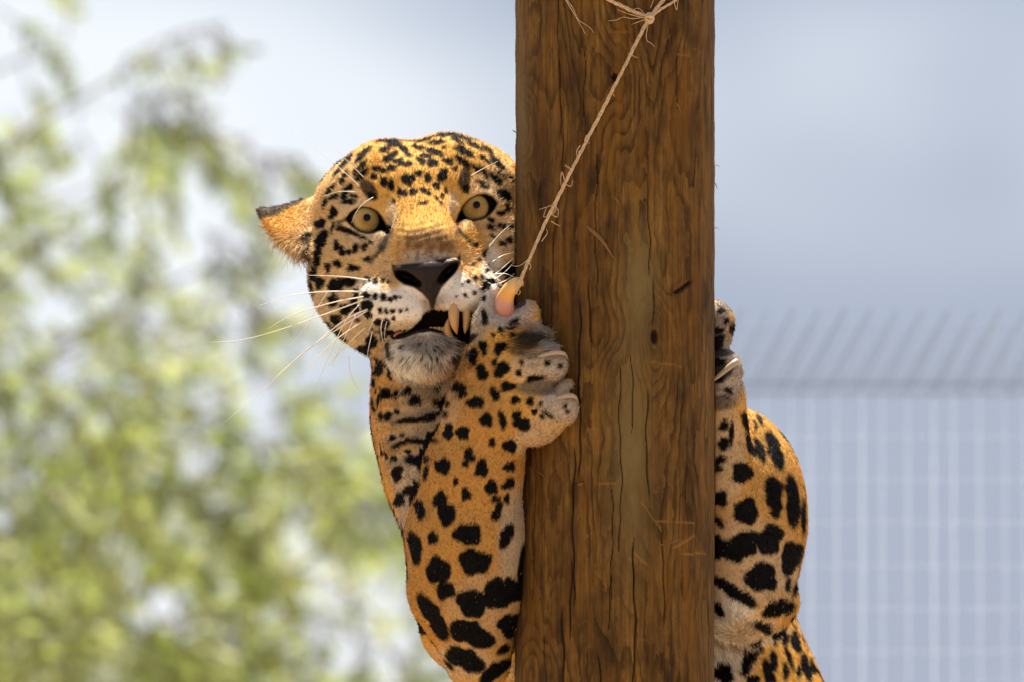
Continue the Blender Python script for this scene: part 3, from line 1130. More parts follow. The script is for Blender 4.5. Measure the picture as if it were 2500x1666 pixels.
# ------------------------------------------------------------------ coat: spots and a painted muzzle shadow read off the photograph, laid on the skin
SPOTS_SHADOW = []


def crop(x0, y0, sc, rows, grow=0.3):
    for r in rows:
        X, Y, rx = r[0], r[1], r[2]
        ry = r[3] if len(r) > 3 else rx
        an = r[4] if len(r) > 4 else 0
        SPOTS_SHADOW.append((x0 + X / sc, y0 + Y / sc, rx / sc + grow, ry / sc + grow, an))


crop(600, 300, 3.357, [  # forehead, brows, cheeks
    (1165, 145, 100, 25, 8), (1215, 175, 60, 22), (1140, 222, 45, 22, -10), (1180, 285, 70, 24, -35), (1300, 218, 38, 26, 40), (1335, 265, 28, 14, 20),
    (1415, 205, 45, 18, 10), (1480, 120, 80, 22, -25), (1620, 100, 90, 14, -5), (1560, 165, 65, 18, -5), (1750, 115, 90, 14, 15), (1620, 200, 14, 8),
    (1245, 312, 40, 16, -10), (1310, 338, 55, 20), (1195, 372, 40, 26, -10), (1130, 395, 35, 18, -10), (1075, 380, 34, 22), (1050, 445, 26, 20),
    (1440, 315, 40, 20, 30), (1470, 272, 45, 16), (1540, 240, 65, 22, 15), (1590, 265, 25, 12, 20), (1530, 335, 45, 28, -5), (1505, 305, 25, 10),
    (1655, 318, 42, 25, 20), (1790, 235, 75, 28, 30), (1840, 265, 30, 12, 40), (1735, 220, 30, 12, 20), (1720, 140, 45, 14, 30), (1760, 160, 30, 8, 30),
    (1870, 185, 75, 16, 28), (1900, 205, 40, 10, 30), (1990, 230, 60, 15, 40), (1770, 320, 75, 24, 38), (1820, 350, 20, 15, 40), (1710, 378, 24, 18),
    (1885, 380, 40, 16, 50), (1950, 405, 55, 16, 55), (1955, 300, 50, 14, 40), (2060, 330, 75, 24, 42), (2020, 290, 40, 12, 40), (2050, 465, 65, 22, 45),
    (2090, 430, 40, 10, 40), (2170, 450, 40, 14, 40), (2120, 595, 60, 32, 35), (1135, 490, 30, 36, -10), (1192, 518, 24, 42), (1310, 470, 36, 42, -20),
    (1360, 450, 28, 22, 20), (1335, 500, 25, 20), (1418, 420, 28, 24), (1490, 455, 26, 42), (1612, 430, 36, 50, 15), (1590, 460, 24, 24), (1562, 520, 26, 28, -20),
    (1370, 570, 30, 28, 20), (1300, 578, 24, 26), (1262, 570, 18, 32), (1460, 555, 28, 20, 30), (1500, 580, 18, 14, 30), (1640, 560, 12, 22, -20),
    (1610, 600, 12, 18, -20), (1565, 620, 8, 14, -20), (1600, 655, 10, 18, -30), (1210, 645, 12, 18), (1455, 658, 28, 10, -10),
    (1035, 605, 36, 26, 30), (1800, 545, 28, 32, 10),
    (980, 230, 60, 16, -35), (940, 290, 60, 14, -40), (955, 350, 40, 20, -45), (905, 410, 30, 18, -50), (970, 410, 40, 22, -40), (930, 455, 35, 22, -45),
    (830, 310, 70, 16, -50), (760, 390, 60, 12, -55), (810, 440, 45, 14, -60), (790, 480, 20, 30, 20), (690, 550, 55, 16, -45), (845, 540, 40, 24, -35),
    (810, 600, 25, 45, 10), (890, 605, 30, 14, 10), (850, 650, 55, 18, -5), (720, 610, 40, 22, -30), (650, 660, 14, 40, 20), (715, 740, 32, 48, 15),
    (612, 830, 48, 36, -25), (510, 935, 26, 40, 20), (620, 960, 42, 75, 22), (590, 1090, 32, 90, 5), (505, 1060, 14, 80, 5), (715, 850, 14, 40, 15),
    (820, 880, 75, 20, 22), (770, 870, 25, 18), (890, 915, 50, 11, 10), (960, 940, 25, 10, 10), (748, 1010, 24, 38, -10), (793, 1055, 22, 34), (845, 1062, 18, 18),
    (903, 1030, 26, 36, 10), (975, 1015, 22, 30, 25), (1025, 980, 15, 10), (750, 1155, 38, 24, 15), (672, 1185, 22, 36, -10), (880, 1188, 48, 24), (995, 1115, 28, 18, -35),
    (555, 1240, 30, 60), (610, 1310, 35, 50, 10), (735, 1335, 60, 50, 20), (830, 1300, 80, 32, 5), (540, 1370, 16, 60, -10),
    (2010, 800, 30, 18, 30), (2095, 850, 30, 20, 20), (2000, 860, 30, 14, 30), (2020, 930, 25, 12, 30), (2170, 850, 20, 20), (2140, 700, 20, 30, -20),
    (2090, 740, 30, 20), (1920, 490, 35, 14, 10), (1960, 525, 35, 14, 10)])
crop(600, 560, 3.357, [  # whisker rows, jaw, painted shadow between muzzle and pole
    (720, 575, 40, 45, -10), (705, 610, 25, 20), (820, 655, 45, 45), (885, 600, 22, 40, -10), (740, 735, 45, 40), (665, 790, 30, 30), (740, 845, 50, 35, 40),
    (790, 920, 40, 35, 45), (950, 730, 45, 22), (985, 690, 45, 50), (1000, 415, 25, 20), (1065, 425, 20, 25), (1125, 420, 14, 18), (1170, 432, 9, 10),
    (985, 535, 30, 25, 15), (1060, 550, 22, 20), (1130, 560, 25, 25), (1185, 570, 18, 18), (1225, 558, 16, 16), (1265, 556, 10, 8), (1000, 620, 50, 40, 20),
    (1100, 660, 18, 22), (1150, 670, 15, 22), (1205, 668, 18, 16), (1265, 665, 14, 14), (1320, 655, 10, 12), (1080, 790, 50, 55), (1155, 770, 25, 40), (1212, 730, 14, 14),
    (960, 990, 55, 40, 10), (1030, 920, 45, 60, 15), (1090, 1075, 70, 20, 20), (1880, 405, 20, 18), (1935, 390, 16, 20), (1818, 430, 16, 16), (1768, 455, 8, 8),
    (1980, 470, 20, 22, -30), (1945, 500, 20, 18, -30), (1870, 520, 16, 14), (1795, 540, 14, 14), (1945, 560, 20, 25), (1730, 550, 8, 8), (1980, 320, 14, 36, 30),
    (1910, 250, 16, 14), (1880, 130, 20, 18), (1865, 290, 16, 12), (1950, 195, 12, 30, 30), (2100, 115, 30, 20), (2155, 90, 25, 25), (2110, 390, 50, 90, 10), (2170, 330, 40, 60),  # ovals at the line's end paint the shadow between muzzle and pole
    (1180, 960, 25, 45, -10), (1195, 1010, 18, 30)])
crop(850, 850, 3.92, [  # throat and forearm
    (290, 200, 35, 60, 20), (405, 250, 22, 30), (240, 320, 20, 30), (290, 400, 30, 30, 20), (365, 435, 50, 45), (460, 430, 18, 28, 10), (545, 430, 45, 35, 40),
    (635, 515, 60, 42, 15), (670, 350, 18, 22), (830, 355, 65, 60, 40), (1000, 390, 60, 40, 40), (1080, 430, 34, 60), (880, 545, 75, 32, 10), (305, 640, 18, 30),
    (375, 645, 35, 38), (460, 605, 22, 22), (640, 690, 220, 22, -5), (850, 650, 110, 28, -5), (420, 860, 25, 22), (510, 835, 18, 15), (510, 915, 95, 18, -18),
    (690, 900, 130, 18), (435, 1055, 28, 28), (570, 995, 25, 15), (645, 1080, 110, 42), (460, 1205, 50, 70, 25), (590, 1360, 80, 35, -20), (490, 1450, 45, 60, 20),
    (365, 1050, 14, 25), (225, 500, 10, 40, -15), (245, 580, 10, 30, -15),
    (1220, 525, 82, 50, -8), (1320, 695, 58, 62), (1095, 820, 60, 60), (955, 810, 42, 72, 10), (1475, 700, 28, 80, -12), (1400, 450, 32, 60, -20), (1375, 910, 26, 40, -5),
    (1545, 945, 66, 56, 25), (1150, 1030, 38, 60), (1120, 1110, 22, 35), (1180, 1060, 25, 35), (900, 1140, 72, 68, 20), (740, 1205, 18, 60, 8), (1275, 1160, 56, 78, 5),
    (1540, 1145, 52, 42, -10), (1535, 1310, 65, 40, -40), (1370, 1340, 56, 68), (1030, 1290, 20, 30), (1125, 1410, 40, 55, -8), (880, 1460, 62, 72, 10), (950, 1540, 60, 40),
    (670, 1530, 40, 60, -15), (1415, 1460, 36, 25, -10), (1515, 1455, 20, 40), (1440, 1530, 30, 50, 15)], 0.9)
crop(900, 1150, 3.038, [  # elbow
    (575, 320, 62, 85, -10), (380, 300, 30, 62, -15), (935, 220, 20, 18), (950, 315, 28, 65, 18), (1020, 490, 38, 92, 22), (475, 505, 36, 40, -10), (735, 475, 100, 75, 5),
    (345, 570, 42, 115, -10), (785, 680, 115, 88, 5), (515, 740, 88, 90, 10), (570, 890, 62, 68, -10), (770, 985, 110, 100, 10), (950, 920, 95, 110, -10),
    (1060, 900, 80, 90, -40), (1140, 750, 32, 160, 5), (480, 1080, 55, 190, -32), (760, 1210, 170, 80, 22), (1050, 1150, 90, 80, -35), (720, 1400, 150, 72, 25),
    (1000, 1330, 45, 25, -30), (930, 1490, 130, 48, -38), (600, 1450, 40, 12, 45)], 0.9)
crop(1100, 750, 4.48, [  # paw
    (365, 110, 28, 80, -10), (535, 245, 26, 30, -10), (465, 295, 18, 18), (620, 305, 25, 20), (690, 155, 55, 22, -25), (630, 220, 45, 10, -10), (350, 440, 36, 75, -5),
    (520, 450, 48, 75, 25), (235, 530, 40, 90, 5), (335, 720, 55, 85, -25), (470, 610, 20, 35, 10), (560, 670, 70, 65, -20), (520, 730, 50, 40), (620, 870, 75, 45, -5),
    (770, 605, 16, 32, -10), (740, 715, 25, 30, -30), (1045, 615, 28, 28), (1180, 655, 25, 22), (905, 785, 85, 28, -5), (850, 800, 30, 25), (700, 1020, 48, 38, -30),
    (865, 1035, 32, 40), (980, 1065, 18, 22), (915, 1150, 30, 28), (1060, 1180, 60, 12, 28), (995, 1205, 22, 16, 20), (1250, 1090, 16, 20), (1275, 1145, 22, 15),
    (720, 1200, 40, 60), (780, 1285, 90, 65, 15), (485, 960, 38, 65, -22)], 0.9)
crop(1650, 680, 3.136, [  # far shoulder
    (345, 250, 26, 20), (385, 330, 20, 26), (330, 640, 40, 26), (400, 860, 26, 16, 20), (330, 780, 30, 20), (320, 490, 40, 55, 15), (430, 380, 15, 40, 10), (330, 400, 30, 25), (365, 1135, 30, 40, 25), (425, 1210, 12, 85, 5), (360, 1275, 35, 50, 15), (340, 1395, 45, 30, -25),
    (325, 1465, 30, 18, -10), (560, 1110, 44, 75, -30), (575, 1285, 28, 85, -18), (645, 1310, 28, 90, -22), (750, 1310, 45, 150, -20), (505, 1495, 75, 75), (640, 1080, 12, 40, -30)], 0.9)
crop(1650, 1166, 3.136, [
    (745, 100, 65, 110), (765, 230, 40, 75), (895, 200, 48, 190, -5), (975, 310, 14, 110), (340, 170, 52, 60), (535, 265, 90, 95, -10), (330, 345, 22, 50, -35),
    (530, 510, 100, 95, -20), (400, 560, 120, 70, 25), (300, 540, 60, 90, -10), (715, 480, 85, 120, 25), (885, 600, 72, 125, 18), (985, 590, 16, 50), (655, 770, 118, 105, -5),
    (855, 820, 16, 45, 5), (450, 890, 190, 45, 33), (780, 1010, 125, 50, -22), (325, 1030, 70, 30, 50), (670, 1155, 75, 30, 20), (910, 850, 14, 60, 15), (550, 1370, 50, 120, 20),
    (650, 1285, 14, 45), (750, 1240, 14, 35), (835, 1220, 20, 70), (910, 1255, 30, 80, -12), (990, 1240, 14, 90, -15), (905, 1085, 14, 30), (745, 1400, 28, 75), (860, 1370, 14, 80, -20),
    (700, 1480, 35, 80, -10), (840, 1480, 20, 60, -5), (990, 1450, 28, 100, -15), (1050, 1440, 28, 55, -10), (1085, 1390, 14, 70, -15), (940, 1480, 14, 40), (350, 1480, 70, 90, -40),
    (590, 1550, 50, 40), (720, 1540, 40, 40)], 0.9)

SPM = np.zeros((1750, 2500), np.float32)      # coat spots and muzzle shadow map, one cell per photo pixel
for cx, cy, rx, ry, an in SPOTS_SHADOW:
    m = max(rx, ry) * 1.25 + 6
    x0, x1, y0, y1 = int(max(0, cx - m)), int(min(2499, cx + m)) + 1, int(max(0, cy - m)), int(min(1749, cy + m)) + 1
    if x1 <= x0 or y1 <= y0:
        continue
    xx, yy = np.meshgrid(np.arange(x0, x1), np.arange(y0, y1))
    a = math.radians(an)
    dx, dy = xx - cx, yy - cy
    p, q = dx * math.cos(a) + dy * math.sin(a), -dx * math.sin(a) + dy * math.cos(a)
    w = 1 + 0.10 * np.sin(3 * np.arctan2(q, p) + cx) + 0.07 * np.sin(5 * np.arctan2(q, p) + cy)
    e = (np.abs(p / (rx * w)) ** 2.3 + np.abs(q / (ry * w)) ** 2.3) ** (1 / 2.3)
    soft = np.clip((1 - e) * min(rx, ry) / 4.0 + 0.8, 0, 1)
    SPM[y0:y1, x0:x1] = np.maximum(SPM[y0:y1, x0:x1], soft)

ORA = (0.68, 0.37, 0.085)
TAN = (0.69, 0.455, 0.205)
PAL = (0.58, 0.43, 0.265)
WHI = (0.84, 0.76, 0.65)
GRY = (0.50, 0.43, 0.37)
BRN = (0.24, 0.125, 0.05)
DRK = (0.0035, 0.003, 0.003)
BLOBS = [  # cx, cy, rx, ry, colour, strength
    (810, 470, 95, 170, TAN, .75), (795, 700, 150, 220, TAN, .9), (850, 780, 130, 130, PAL, .85), (780, 760, 60, 90, PAL, .5),
    (1220, 520, 60, 170, TAN, .8), (1190, 462, 60, 50, PAL, .45), (860, 492, 55, 34, PAL, .45), (957, 527, 20, 42, PAL, .75), (1106, 500, 18, 40, PAL, .7),
    (905, 585, 72, 30, PAL, .7), (1165, 545, 66, 22, (.52, .33, .15), .7), (880, 570, 60, 22, PAL, .7), (925, 620, 50, 40, PAL, .5), (1230, 590, 50, 70, PAL, .4),
    (1038, 604, 92, 56, (.22, .118, .052), .85), (1060, 575, 70, 16, (.26, .14, .06), .5), (1040, 630, 95, 24, (.46, .37, .27), .7), (970, 602, 26, 46, (.55, .30, .09), .7), (1112, 575, 26, 46, (.55, .30, .09), .7),
    (925, 668, 70, 48, (.62, .40, .19), .8), (1140, 650, 60, 55, (.60, .38, .18), .7),
    (965, 748, 105, 52, WHI, .95), (1005, 720, 50, 40, WHI, .9), (985, 778, 80, 50, WHI, .8), (1118, 722, 86, 48, WHI, .95), (1110, 690, 40, 40, WHI, .8), (1085, 745, 70, 30, PAL, .5), (900, 702, 36, 26, WHI, .9), (1200, 660, 30, 70, WHI, .8),
    (990, 800, 50, 24, PAL, .7), (900, 850, 60, 60, PAL, .8),
    (1045, 868, 125, 80, (.86, .78, .65), 1.0), (1050, 905, 115, 50, (.90, .82, .68), .95), (960, 880, 50, 40, (.8, .72, .6), .7), (1050, 836, 70, 30, (.26, .21, .16), .7),  # cream chin, lightened in colour for light bounced up from below
    (1060, 965, 100, 60, (.62, .53, .42), .8), (1020, 1010, 140, 50, (.45, .34, .22), .5), (980, 1050, 100, 30, PAL, .5), (1000, 1140, 70, 40, PAL, .5), (985, 1350, 26, 130, GRY, .5), (925, 1000, 60, 180, (.58, .32, .10), .8, 60), (1010, 1080, 90, 190, (.40, .29, .17), .75, 60), (1060, 1060, 60, 150, (.30, .22, .14), .75, 60), (1010, 1210, 60, 110, (.46, .37, .27), .75, 60),  # greyer throat fur, darkened towards the arm to paint in crease shade
    (1130, 1260, 230, 480, (.47, .235, .058), .92, -50), (1150, 950, 90, 150, (.48, .24, .06), .85, -110), (1850, 1250, 160, 280, (.49, .255, .068), .8), (1266, 1330, 62, 170, (.46, .35, .23), .9), (1200, 1490, 150, 110, (.50, .34, .18), .6), (1120, 1620, 120, 60, PAL, .5), (1300, 1085, 70, 40, PAL, .7), (1090, 1000, 40, 60, PAL, .4),  # limb fur darkened to stand in for shade, also beside the pole
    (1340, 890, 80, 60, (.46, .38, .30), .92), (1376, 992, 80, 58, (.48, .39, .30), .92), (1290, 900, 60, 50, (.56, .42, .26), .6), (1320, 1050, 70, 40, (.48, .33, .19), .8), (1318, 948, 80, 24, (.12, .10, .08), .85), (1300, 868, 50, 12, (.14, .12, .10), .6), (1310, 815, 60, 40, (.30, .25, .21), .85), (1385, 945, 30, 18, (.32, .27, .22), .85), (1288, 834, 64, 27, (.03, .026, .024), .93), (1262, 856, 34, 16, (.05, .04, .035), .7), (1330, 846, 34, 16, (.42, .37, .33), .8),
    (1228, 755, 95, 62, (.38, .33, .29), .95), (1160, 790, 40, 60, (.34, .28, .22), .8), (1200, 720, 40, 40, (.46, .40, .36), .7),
    (1770, 1120, 60, 150, PAL, .65), (1800, 1400, 190, 170, PAL, .6), (1765, 1560, 100, 150, WHI, .95), (1850, 1545, 90, 40, PAL, .8), (1700, 1450, 120, 60, PAL, .8),
    (1770, 850, 80, 190, (.27, .225, .185), .94), (1785, 790, 14, 50, ORA, .5), (1785, 905, 40, 70, (.42, .35, .28), .8), (1750, 985, 60, 24, (.10, .08, .06), .8), (1750, 905, 46, 30, DRK, .9), (1748, 862, 44, 16, DRK, .8)]
DARKB = [(893, 537), (1163, 508)]


def vnoise(p, sc, seed=0):
    """cheap smooth value noise on points"""
    q = p / sc + seed * 17.3
    i = np.floor(q).astype(np.int64)
    f = q - i
    f = f * f * (3 - 2 * f)

    def h(a):
        n = (a[:, 0] * 73856093) ^ (a[:, 1] * 19349663) ^ (a[:, 2] * 83492791) ^ (seed * 7919)
        n = (n ^ (n >> 13)) * 1274126177
        return ((n ^ (n >> 16)) & 0xffff) / 65535.0
    out = 0
    for dx in (0, 1):
        for dy in (0, 1):
            for dz in (0, 1):
                w = (f[:, 0] if dx else 1 - f[:, 0]) * (f[:, 1] if dy else 1 - f[:, 1]) * (f[:, 2] if dz else 1 - f[:, 2])
                out = out + w * h(i + np.array([dx, dy, dz]))
    return out


# coarse visibility map so that the pattern read off the photograph is only laid on skin the photograph shows
ZC = 8
ZB = np.full((1750 // ZC + 1, 2500 // ZC + 1), 1e6, np.float32)
ppx, ppy = proj(V)
ok = (ppx > 0) & (ppx < 2499) & (ppy > 0) & (ppy < 1749)
np.minimum.at(ZB, ((ppy[ok] / ZC).astype(int), (ppx[ok] / ZC).astype(int)), V[ok, 2])
Z2 = ZB.copy()
for dy in (-1, 0, 1):
    for dx in (-1, 0, 1):
        Z2 = np.minimum(Z2, np.roll(np.roll(np.where(ZB > 1e5, 1e6, ZB), dy, 0), dx, 1) + 14)
ZB = Z2


def coat(P, Nn):
    """albedo, bare-skin mask, spot and shadow mask and in-view mask at skin points"""
    px, py = proj(P)
    ix, iy = np.clip(px, 0, 2499).astype(int), np.clip(py, 0, 1749).astype(int)
    inv = (px > 2) & (px < 2497) & (py > 2) & (py < 1680)
    vis = inv & (P[:, 2] < ZB[iy // ZC, ix // ZC] + 30) & (Nn[:, 2] < 0.10)
    vis &= ~((px > 1262) & (px < 1736) & (P[:, 2] > -60))
    wx = px + 4 * (vnoise(P, 9.0, 1) - 0.5) + 2 * (vnoise(P, 4.0, 2) - 0.5)
    wy = py + 4 * (vnoise(P, 9.0, 3) - 0.5) + 2 * (vnoise(P, 4.0, 4) - 0.5)
    sp = SPM[np.clip(wy, 0, 1749).astype(int), np.clip(wx, 0, 2499).astype(int)]
    # unseen skin: a loose scatter of rosettes
    hid = np.clip((vnoise(P, 42.0, 5) + 0.25 * (vnoise(P, 14.0, 6) - 0.5) - 0.60) * 9 + 0.5, 0, 1)
    sp = np.where(vis, sp, hid)
    col = np.empty((len(P), 3))
    col[:] = ORA
    n1 = vnoise(P, 30.0, 7)[:, None]
    col = col * (0.92 + 0.16 * n1)
    for cx, cy, rx, ry, c, s, *dm in BLOBS:
        e = ((px - cx) / rx) ** 2 + ((py - cy) / ry) ** 2
        m = np.clip(1.35 - 1.35 * e, 0, 1)
        m = m * m * (3 - 2 * m) * s * inv
        if dm:
            m = m * np.clip((dm[0] - P[:, 2]) / 20, 0, 1) if dm[0] < 0 else m * np.clip((P[:, 2] + dm[0]) / 20, 0, 1)
        col += (np.array(c) - col) * m[:, None]
    belly = np.clip((-Nn[:, 2] - 0.2) * 1.4, 0, 1) * (P[:, 2] > 230) * (~vis)
    col += (np.array(PAL) - col) * belly[:, None]
    head = (py < 940) & (px < 1260) & inv
    # brown brow patches
    for cx, cy, rx, ry, an in ((902, 464, 16, 28, -38), (1134, 437, 15, 30, 8)):
        a = math.radians(an)
        dx, dy = wx - cx, wy - cy
        e = ((dx * math.cos(a) + dy * math.sin(a)) / rx) ** 2 + ((-dx * math.sin(a) + dy * math.cos(a)) / ry) ** 2
        m = np.clip(1.9 - 1.3 * e, 0, 1) * 0.95
        col += (np.array((0.055, 0.03, 0.017)) - col) * m[:, None]
    # tear lines
    for a, b, r in (((950, 566), (934, 606), 12), ((934, 606), (905, 640), 7), ((1118, 538), (1122, 566), 9), ((1122, 566), (1150, 592), 6), ((845, 536), (826, 545), 6)):
        bx, by = b[0] - a[0], b[1] - a[1]
        t = np.clip(((wx - a[0]) * bx + (wy - a[1]) * by) / (bx * bx + by * by), 0, 1)
        dd = np.hypot(wx - a[0] - t * bx, wy - a[1] - t * by)
        m = np.clip(1.3 - dd / r, 0, 1) * 0.85 * vis
        col += (np.array((0.035, 0.028, 0.025)) - col) * m[:, None]
    # ear: black back along the upper edge
    ear = inv & (px < 752) & (py < 640)
    eb = np.interp(px, [625, 650, 680, 710, 750], [541, 538, 527, 511, 488]) + 5 * (vnoise(P, 14.0, 8) - 0.5)
    m = np.clip((eb - py) / 6, 0, 1) * ear
    col += (np.array((0.05, 0.046, 0.047)) - col) * (m * 0.92)[:, None]
    m = np.clip((py - 555) / 60, 0, 1) * ear
    col += (np.array((0.52, 0.36, 0.20)) - col) * (m * 0.5)[:, None]
    # chin speckle
    chin = np.clip(1.4 - (((px - 1045) / 100) ** 2 + ((py - 865) / 52) ** 2), 0, 1) * vis
    spk = np.clip((vnoise(P, 8.0, 9) - 0.60) * 8, 0, 1) * chin * np.clip((905 - py) / 30, 0, 1)
    col += (np.array(DRK) - col) * (spk * 0.9)[:, None]
    # nose-bridge mottling
    br = np.clip(1.4 - (((px - 1045) / 80) ** 2 + ((py - 600) / 45) ** 2), 0, 1) * vis
    br = np.maximum(br, np.clip(1.3 - (((px - 1040) / 95) ** 2 + ((py - 570) / 40) ** 2), 0, 1) * vis * 0.7)
    mt = np.clip((0.6 * vnoise(P, 12.0, 10) + 0.4 * vnoise(P, 5.0, 12) - 0.47) * 5, 0, 1) * br
    col += (np.array((0.12, 0.065, 0.032)) - col) * (mt * 0.75)[:, None]
    dark = np.array(DRK)
    col += (dark - col) * np.clip(sp * 1.05, 0, 1)[:, None]
    # bare skin
    bare = np.zeros(len(P))
    gloss = np.zeros(len(P))
    near = inv & head & (P[:, 2] < 30) & (Nn[:, 2] < 0.6)
    idx = np.where(near)[0]
    if len(idx):
        x, y = px[idx].astype(np.float32), py[idx].astype(np.float32)
        nd = poly_d(x, y, NOSE)
        m = np.clip(0.5 - nd / 5, 0, 1)
        nc = np.array((0.024, 0.016, 0.012)) * (0.8 + 0.4 * vnoise(P[idx], 6.0, 11)[:, None])
        col[idx] += (nc - col[idx]) * m[:, None]
        for cx, cy, rx, ry, an in ((990, 678, 34, 15, 22), (1096, 664, 32, 13, -42)):
            a = math.radians(an)
            dx, dy = x - cx, y - cy
            e = ((dx * math.cos(a) + dy * math.sin(a)) / rx) ** 2 + ((-dx * math.sin(a) + dy * math.cos(a)) / ry) ** 2
            mm = np.clip(2.2 - 1.9 * e, 0, 1)
            col[idx] += (np.array((0.006, 0.005, 0.005)) - col[idx]) * mm[:, None]
        gloss[idx] = np.maximum(gloss[idx], m)
        bare[idx] = np.maximum(bare[idx], (nd < 1) * 1.0)
        for ep, wd in ((EYE_L, 7), (EYE_R, 7)):
            ed = poly_d(x, y, ep)
            m = np.clip((wd - ed) / 5, 0, 1)
            col[idx] += (np.array((0.012, 0.010, 0.009)) - col[idx]) * m[:, None]
            gloss[idx] = np.maximum(gloss[idx], np.clip((4 - ed) / 3, 0, 1))
            bare[idx] = np.maximum(bare[idx], (ed < 5) * 1.0)
        md = poly_d(x, y, MOUTH)
        low = (y > 798 + np.abs(x - 1040) * 0.12)
        wide = 10 + 10 * np.clip((x - 1060) / 60, 0, 1)
        m = np.clip((np.where(low, wide + 2, 3) - md) / 4, 0, 1)
        col[idx] += (np.array((0.010, 0.006, 0.006)) - col[idx]) * m[:, None]
        bare[idx] = np.maximum(bare[idx], (md < np.where(low, wide, 2)) * 1.0)
        gloss[idx] = np.maximum(gloss[idx], np.clip((np.where(low, wide + 1, 3) - md) / 4, 0, 1) * 0.6)
    dc = vis & (((px - 1250) / 36) ** 2 + ((py - 735) / 48) ** 2 < 1) & (P[:, 2] > -232)
    col[dc] = (0.10, 0.06, 0.05)
    bare[dc] = 1
    return np.clip(col, 0.002, 1), bare, gloss, sp, vis, px, py


COL, BARE, GLOSS, SPT, VIS, PX, PY = coat(V, N)

jag = empty('jaguar', tuple(to_world(np.array([1540.0, 2900.0, 0.0]))))
tag(jag, 'spotted golden jaguar hugging the wooden pole and peering round it with bared teeth', 'jaguar')
bpy.context.view_layer.update()
JINV = jag.matrix_world.inverted()


def adopt(o, parent):
    o.parent = parent
    o.matrix_parent_inverse = parent.matrix_world.inverted() if parent.parent is None else Matrix.Identity(4)
    return o


mb, t, bs = new_mat('jaguar_skin')
at = node(t, 'ShaderNodeVertexColor', layer_name='coat')
t.links.new(at.outputs['Color'], bs.inputs['Base Color'])
ga = node(t, 'ShaderNodeAttribute', attribute_name='gloss')
mr = node(t, 'ShaderNodeMapRange')
mr.inputs['To Min'].default_value = 0.85
mr.inputs['To Max'].default_value = 0.45
bs.inputs['Specular IOR Level'].default_value = 0.14
t.links.new(ga.outputs['Fac'], mr.inputs['Value'])
t.links.new(mr.outputs['Result'], bs.inputs['Roughness'])
bn = node(t, 'ShaderNodeTexNoise')
bn.inputs['Scale'].default_value = 900
bn.inputs['Detail'].default_value = 3
tcn = node(t, 'ShaderNodeTexCoord')
t.links.new(tcn.outputs['Object'], bn.inputs['Vector'])
bp = node(t, 'ShaderNodeBump')
bp.inputs['Strength'].default_value = 0.35
bp.inputs['Distance'].default_value = 0.0008
t.links.new(bn.outputs['Fac'], bp.inputs['Height'])
t.links.new(bp.outputs['Normal'], bs.inputs['Normal'])

me = bpy.data.meshes.new('body')
WV = to_world(V)
me.vertices.add(len(V))
me.vertices.foreach_set('co', WV.ravel())
me.loops.add(len(Q) * 4)
me.loops.foreach_set('vertex_index', Q.ravel().astype(np.int32))
me.polygons.add(len(Q))
me.polygons.foreach_set('loop_start', np.arange(0, len(Q) * 4, 4, dtype=np.int32))
me.polygons.foreach_set('use_smooth', np.ones(len(Q), bool))
me.update(calc_edges=True)
ca = me.color_attributes.new('coat', 'FLOAT_COLOR', 'POINT')
ca.data.foreach_set('color', np.hstack([COL, np.ones((len(V), 1))]).astype(np.float32).ravel())
ga_ = me.attributes.new('gloss', 'FLOAT', 'POINT')
ga_.data.foreach_set('value', GLOSS.astype(np.float32))
me.materials.append(mb)
body = bpy.data.objects.new('body', me)
C.objects.link(body)
adopt(body, jag)

# ------------------------------------------------------------------ jaguar: eyes, teeth, claws, whiskers
def jag_part(name, verts, faces, mat, parent=None, smooth=True):
    o = mesh_obj(name, [JINV @ Vector(v) for v in verts], faces, mat, smooth=smooth)
    o.parent = parent or jag
    return o


m_eye, t, bs = new_mat('amber_eye')
tcn = node(t, 'ShaderNodeAttribute', attribute_name='gaze')
sx = node(t, 'ShaderNodeSeparateXYZ')
t.links.new(tcn.outputs['Vector'], sx.inputs[0])


def mth(op, a, b=None):
    n = node(t, 'ShaderNodeMath', operation=op)
    for i, v in enumerate((a, b)):
        if v is None:
            continue
        if isinstance(v, (int, float)):
            n.inputs[i].default_value = v
        else:
            t.links.new(v, n.inputs[i])
    return n.outputs[0]


rad = mth('SQRT', mth('ADD', mth('MULTIPLY', sx.outputs['X'], sx.outputs['X']), mth('MULTIPLY', sx.outputs['Y'], sx.outputs['Y'])))
px_ = mth('SUBTRACT', sx.outputs['X'], 3.0)
py_ = mth('ADD', sx.outputs['Y'], 6.0)
prad = mth('SQRT', mth('ADD', mth('MULTIPLY', px_, px_), mth('MULTIPLY', py_, py_)))
ang = mth('ARCTAN2', sx.outputs['Y'], sx.outputs['X'])
cb = node(t, 'ShaderNodeCombineXYZ')
t.links.new(mth('MULTIPLY', ang, 7.0), cb.inputs['X'])
t.links.new(mth('MULTIPLY', rad, 0.06), cb.inputs['Y'])
fn = node(t, 'ShaderNodeTexNoise')
fn.inputs['Scale'].default_value = 2.2
fn.inputs['Detail'].default_value = 4
t.links.new(cb.outputs['Vector'], fn.inputs['Vector'])
ir = node(t, 'ShaderNodeValToRGB')
el = ir.color_ramp.elements
el[0].position, el[0].color = 0.0, (0.16, 0.075, 0.02, 1)
el[1].position, el[1].color = 1.0, (0.010, 0.008, 0.007, 1)
for p_, c_ in ((0.28, (0.36, 0.22, 0.07, 1)), (0.60, (0.52, 0.345, 0.12, 1)), (0.84, (0.42, 0.285, 0.10, 1)), (0.93, (0.10, 0.06, 0.02, 1)), (0.975, (0.012, 0.010, 0.008, 1))):
    e_ = el.new(p_)
    e_.color = c_
t.links.new(mth('DIVIDE', rad, 34.0), ir.inputs['Fac'])
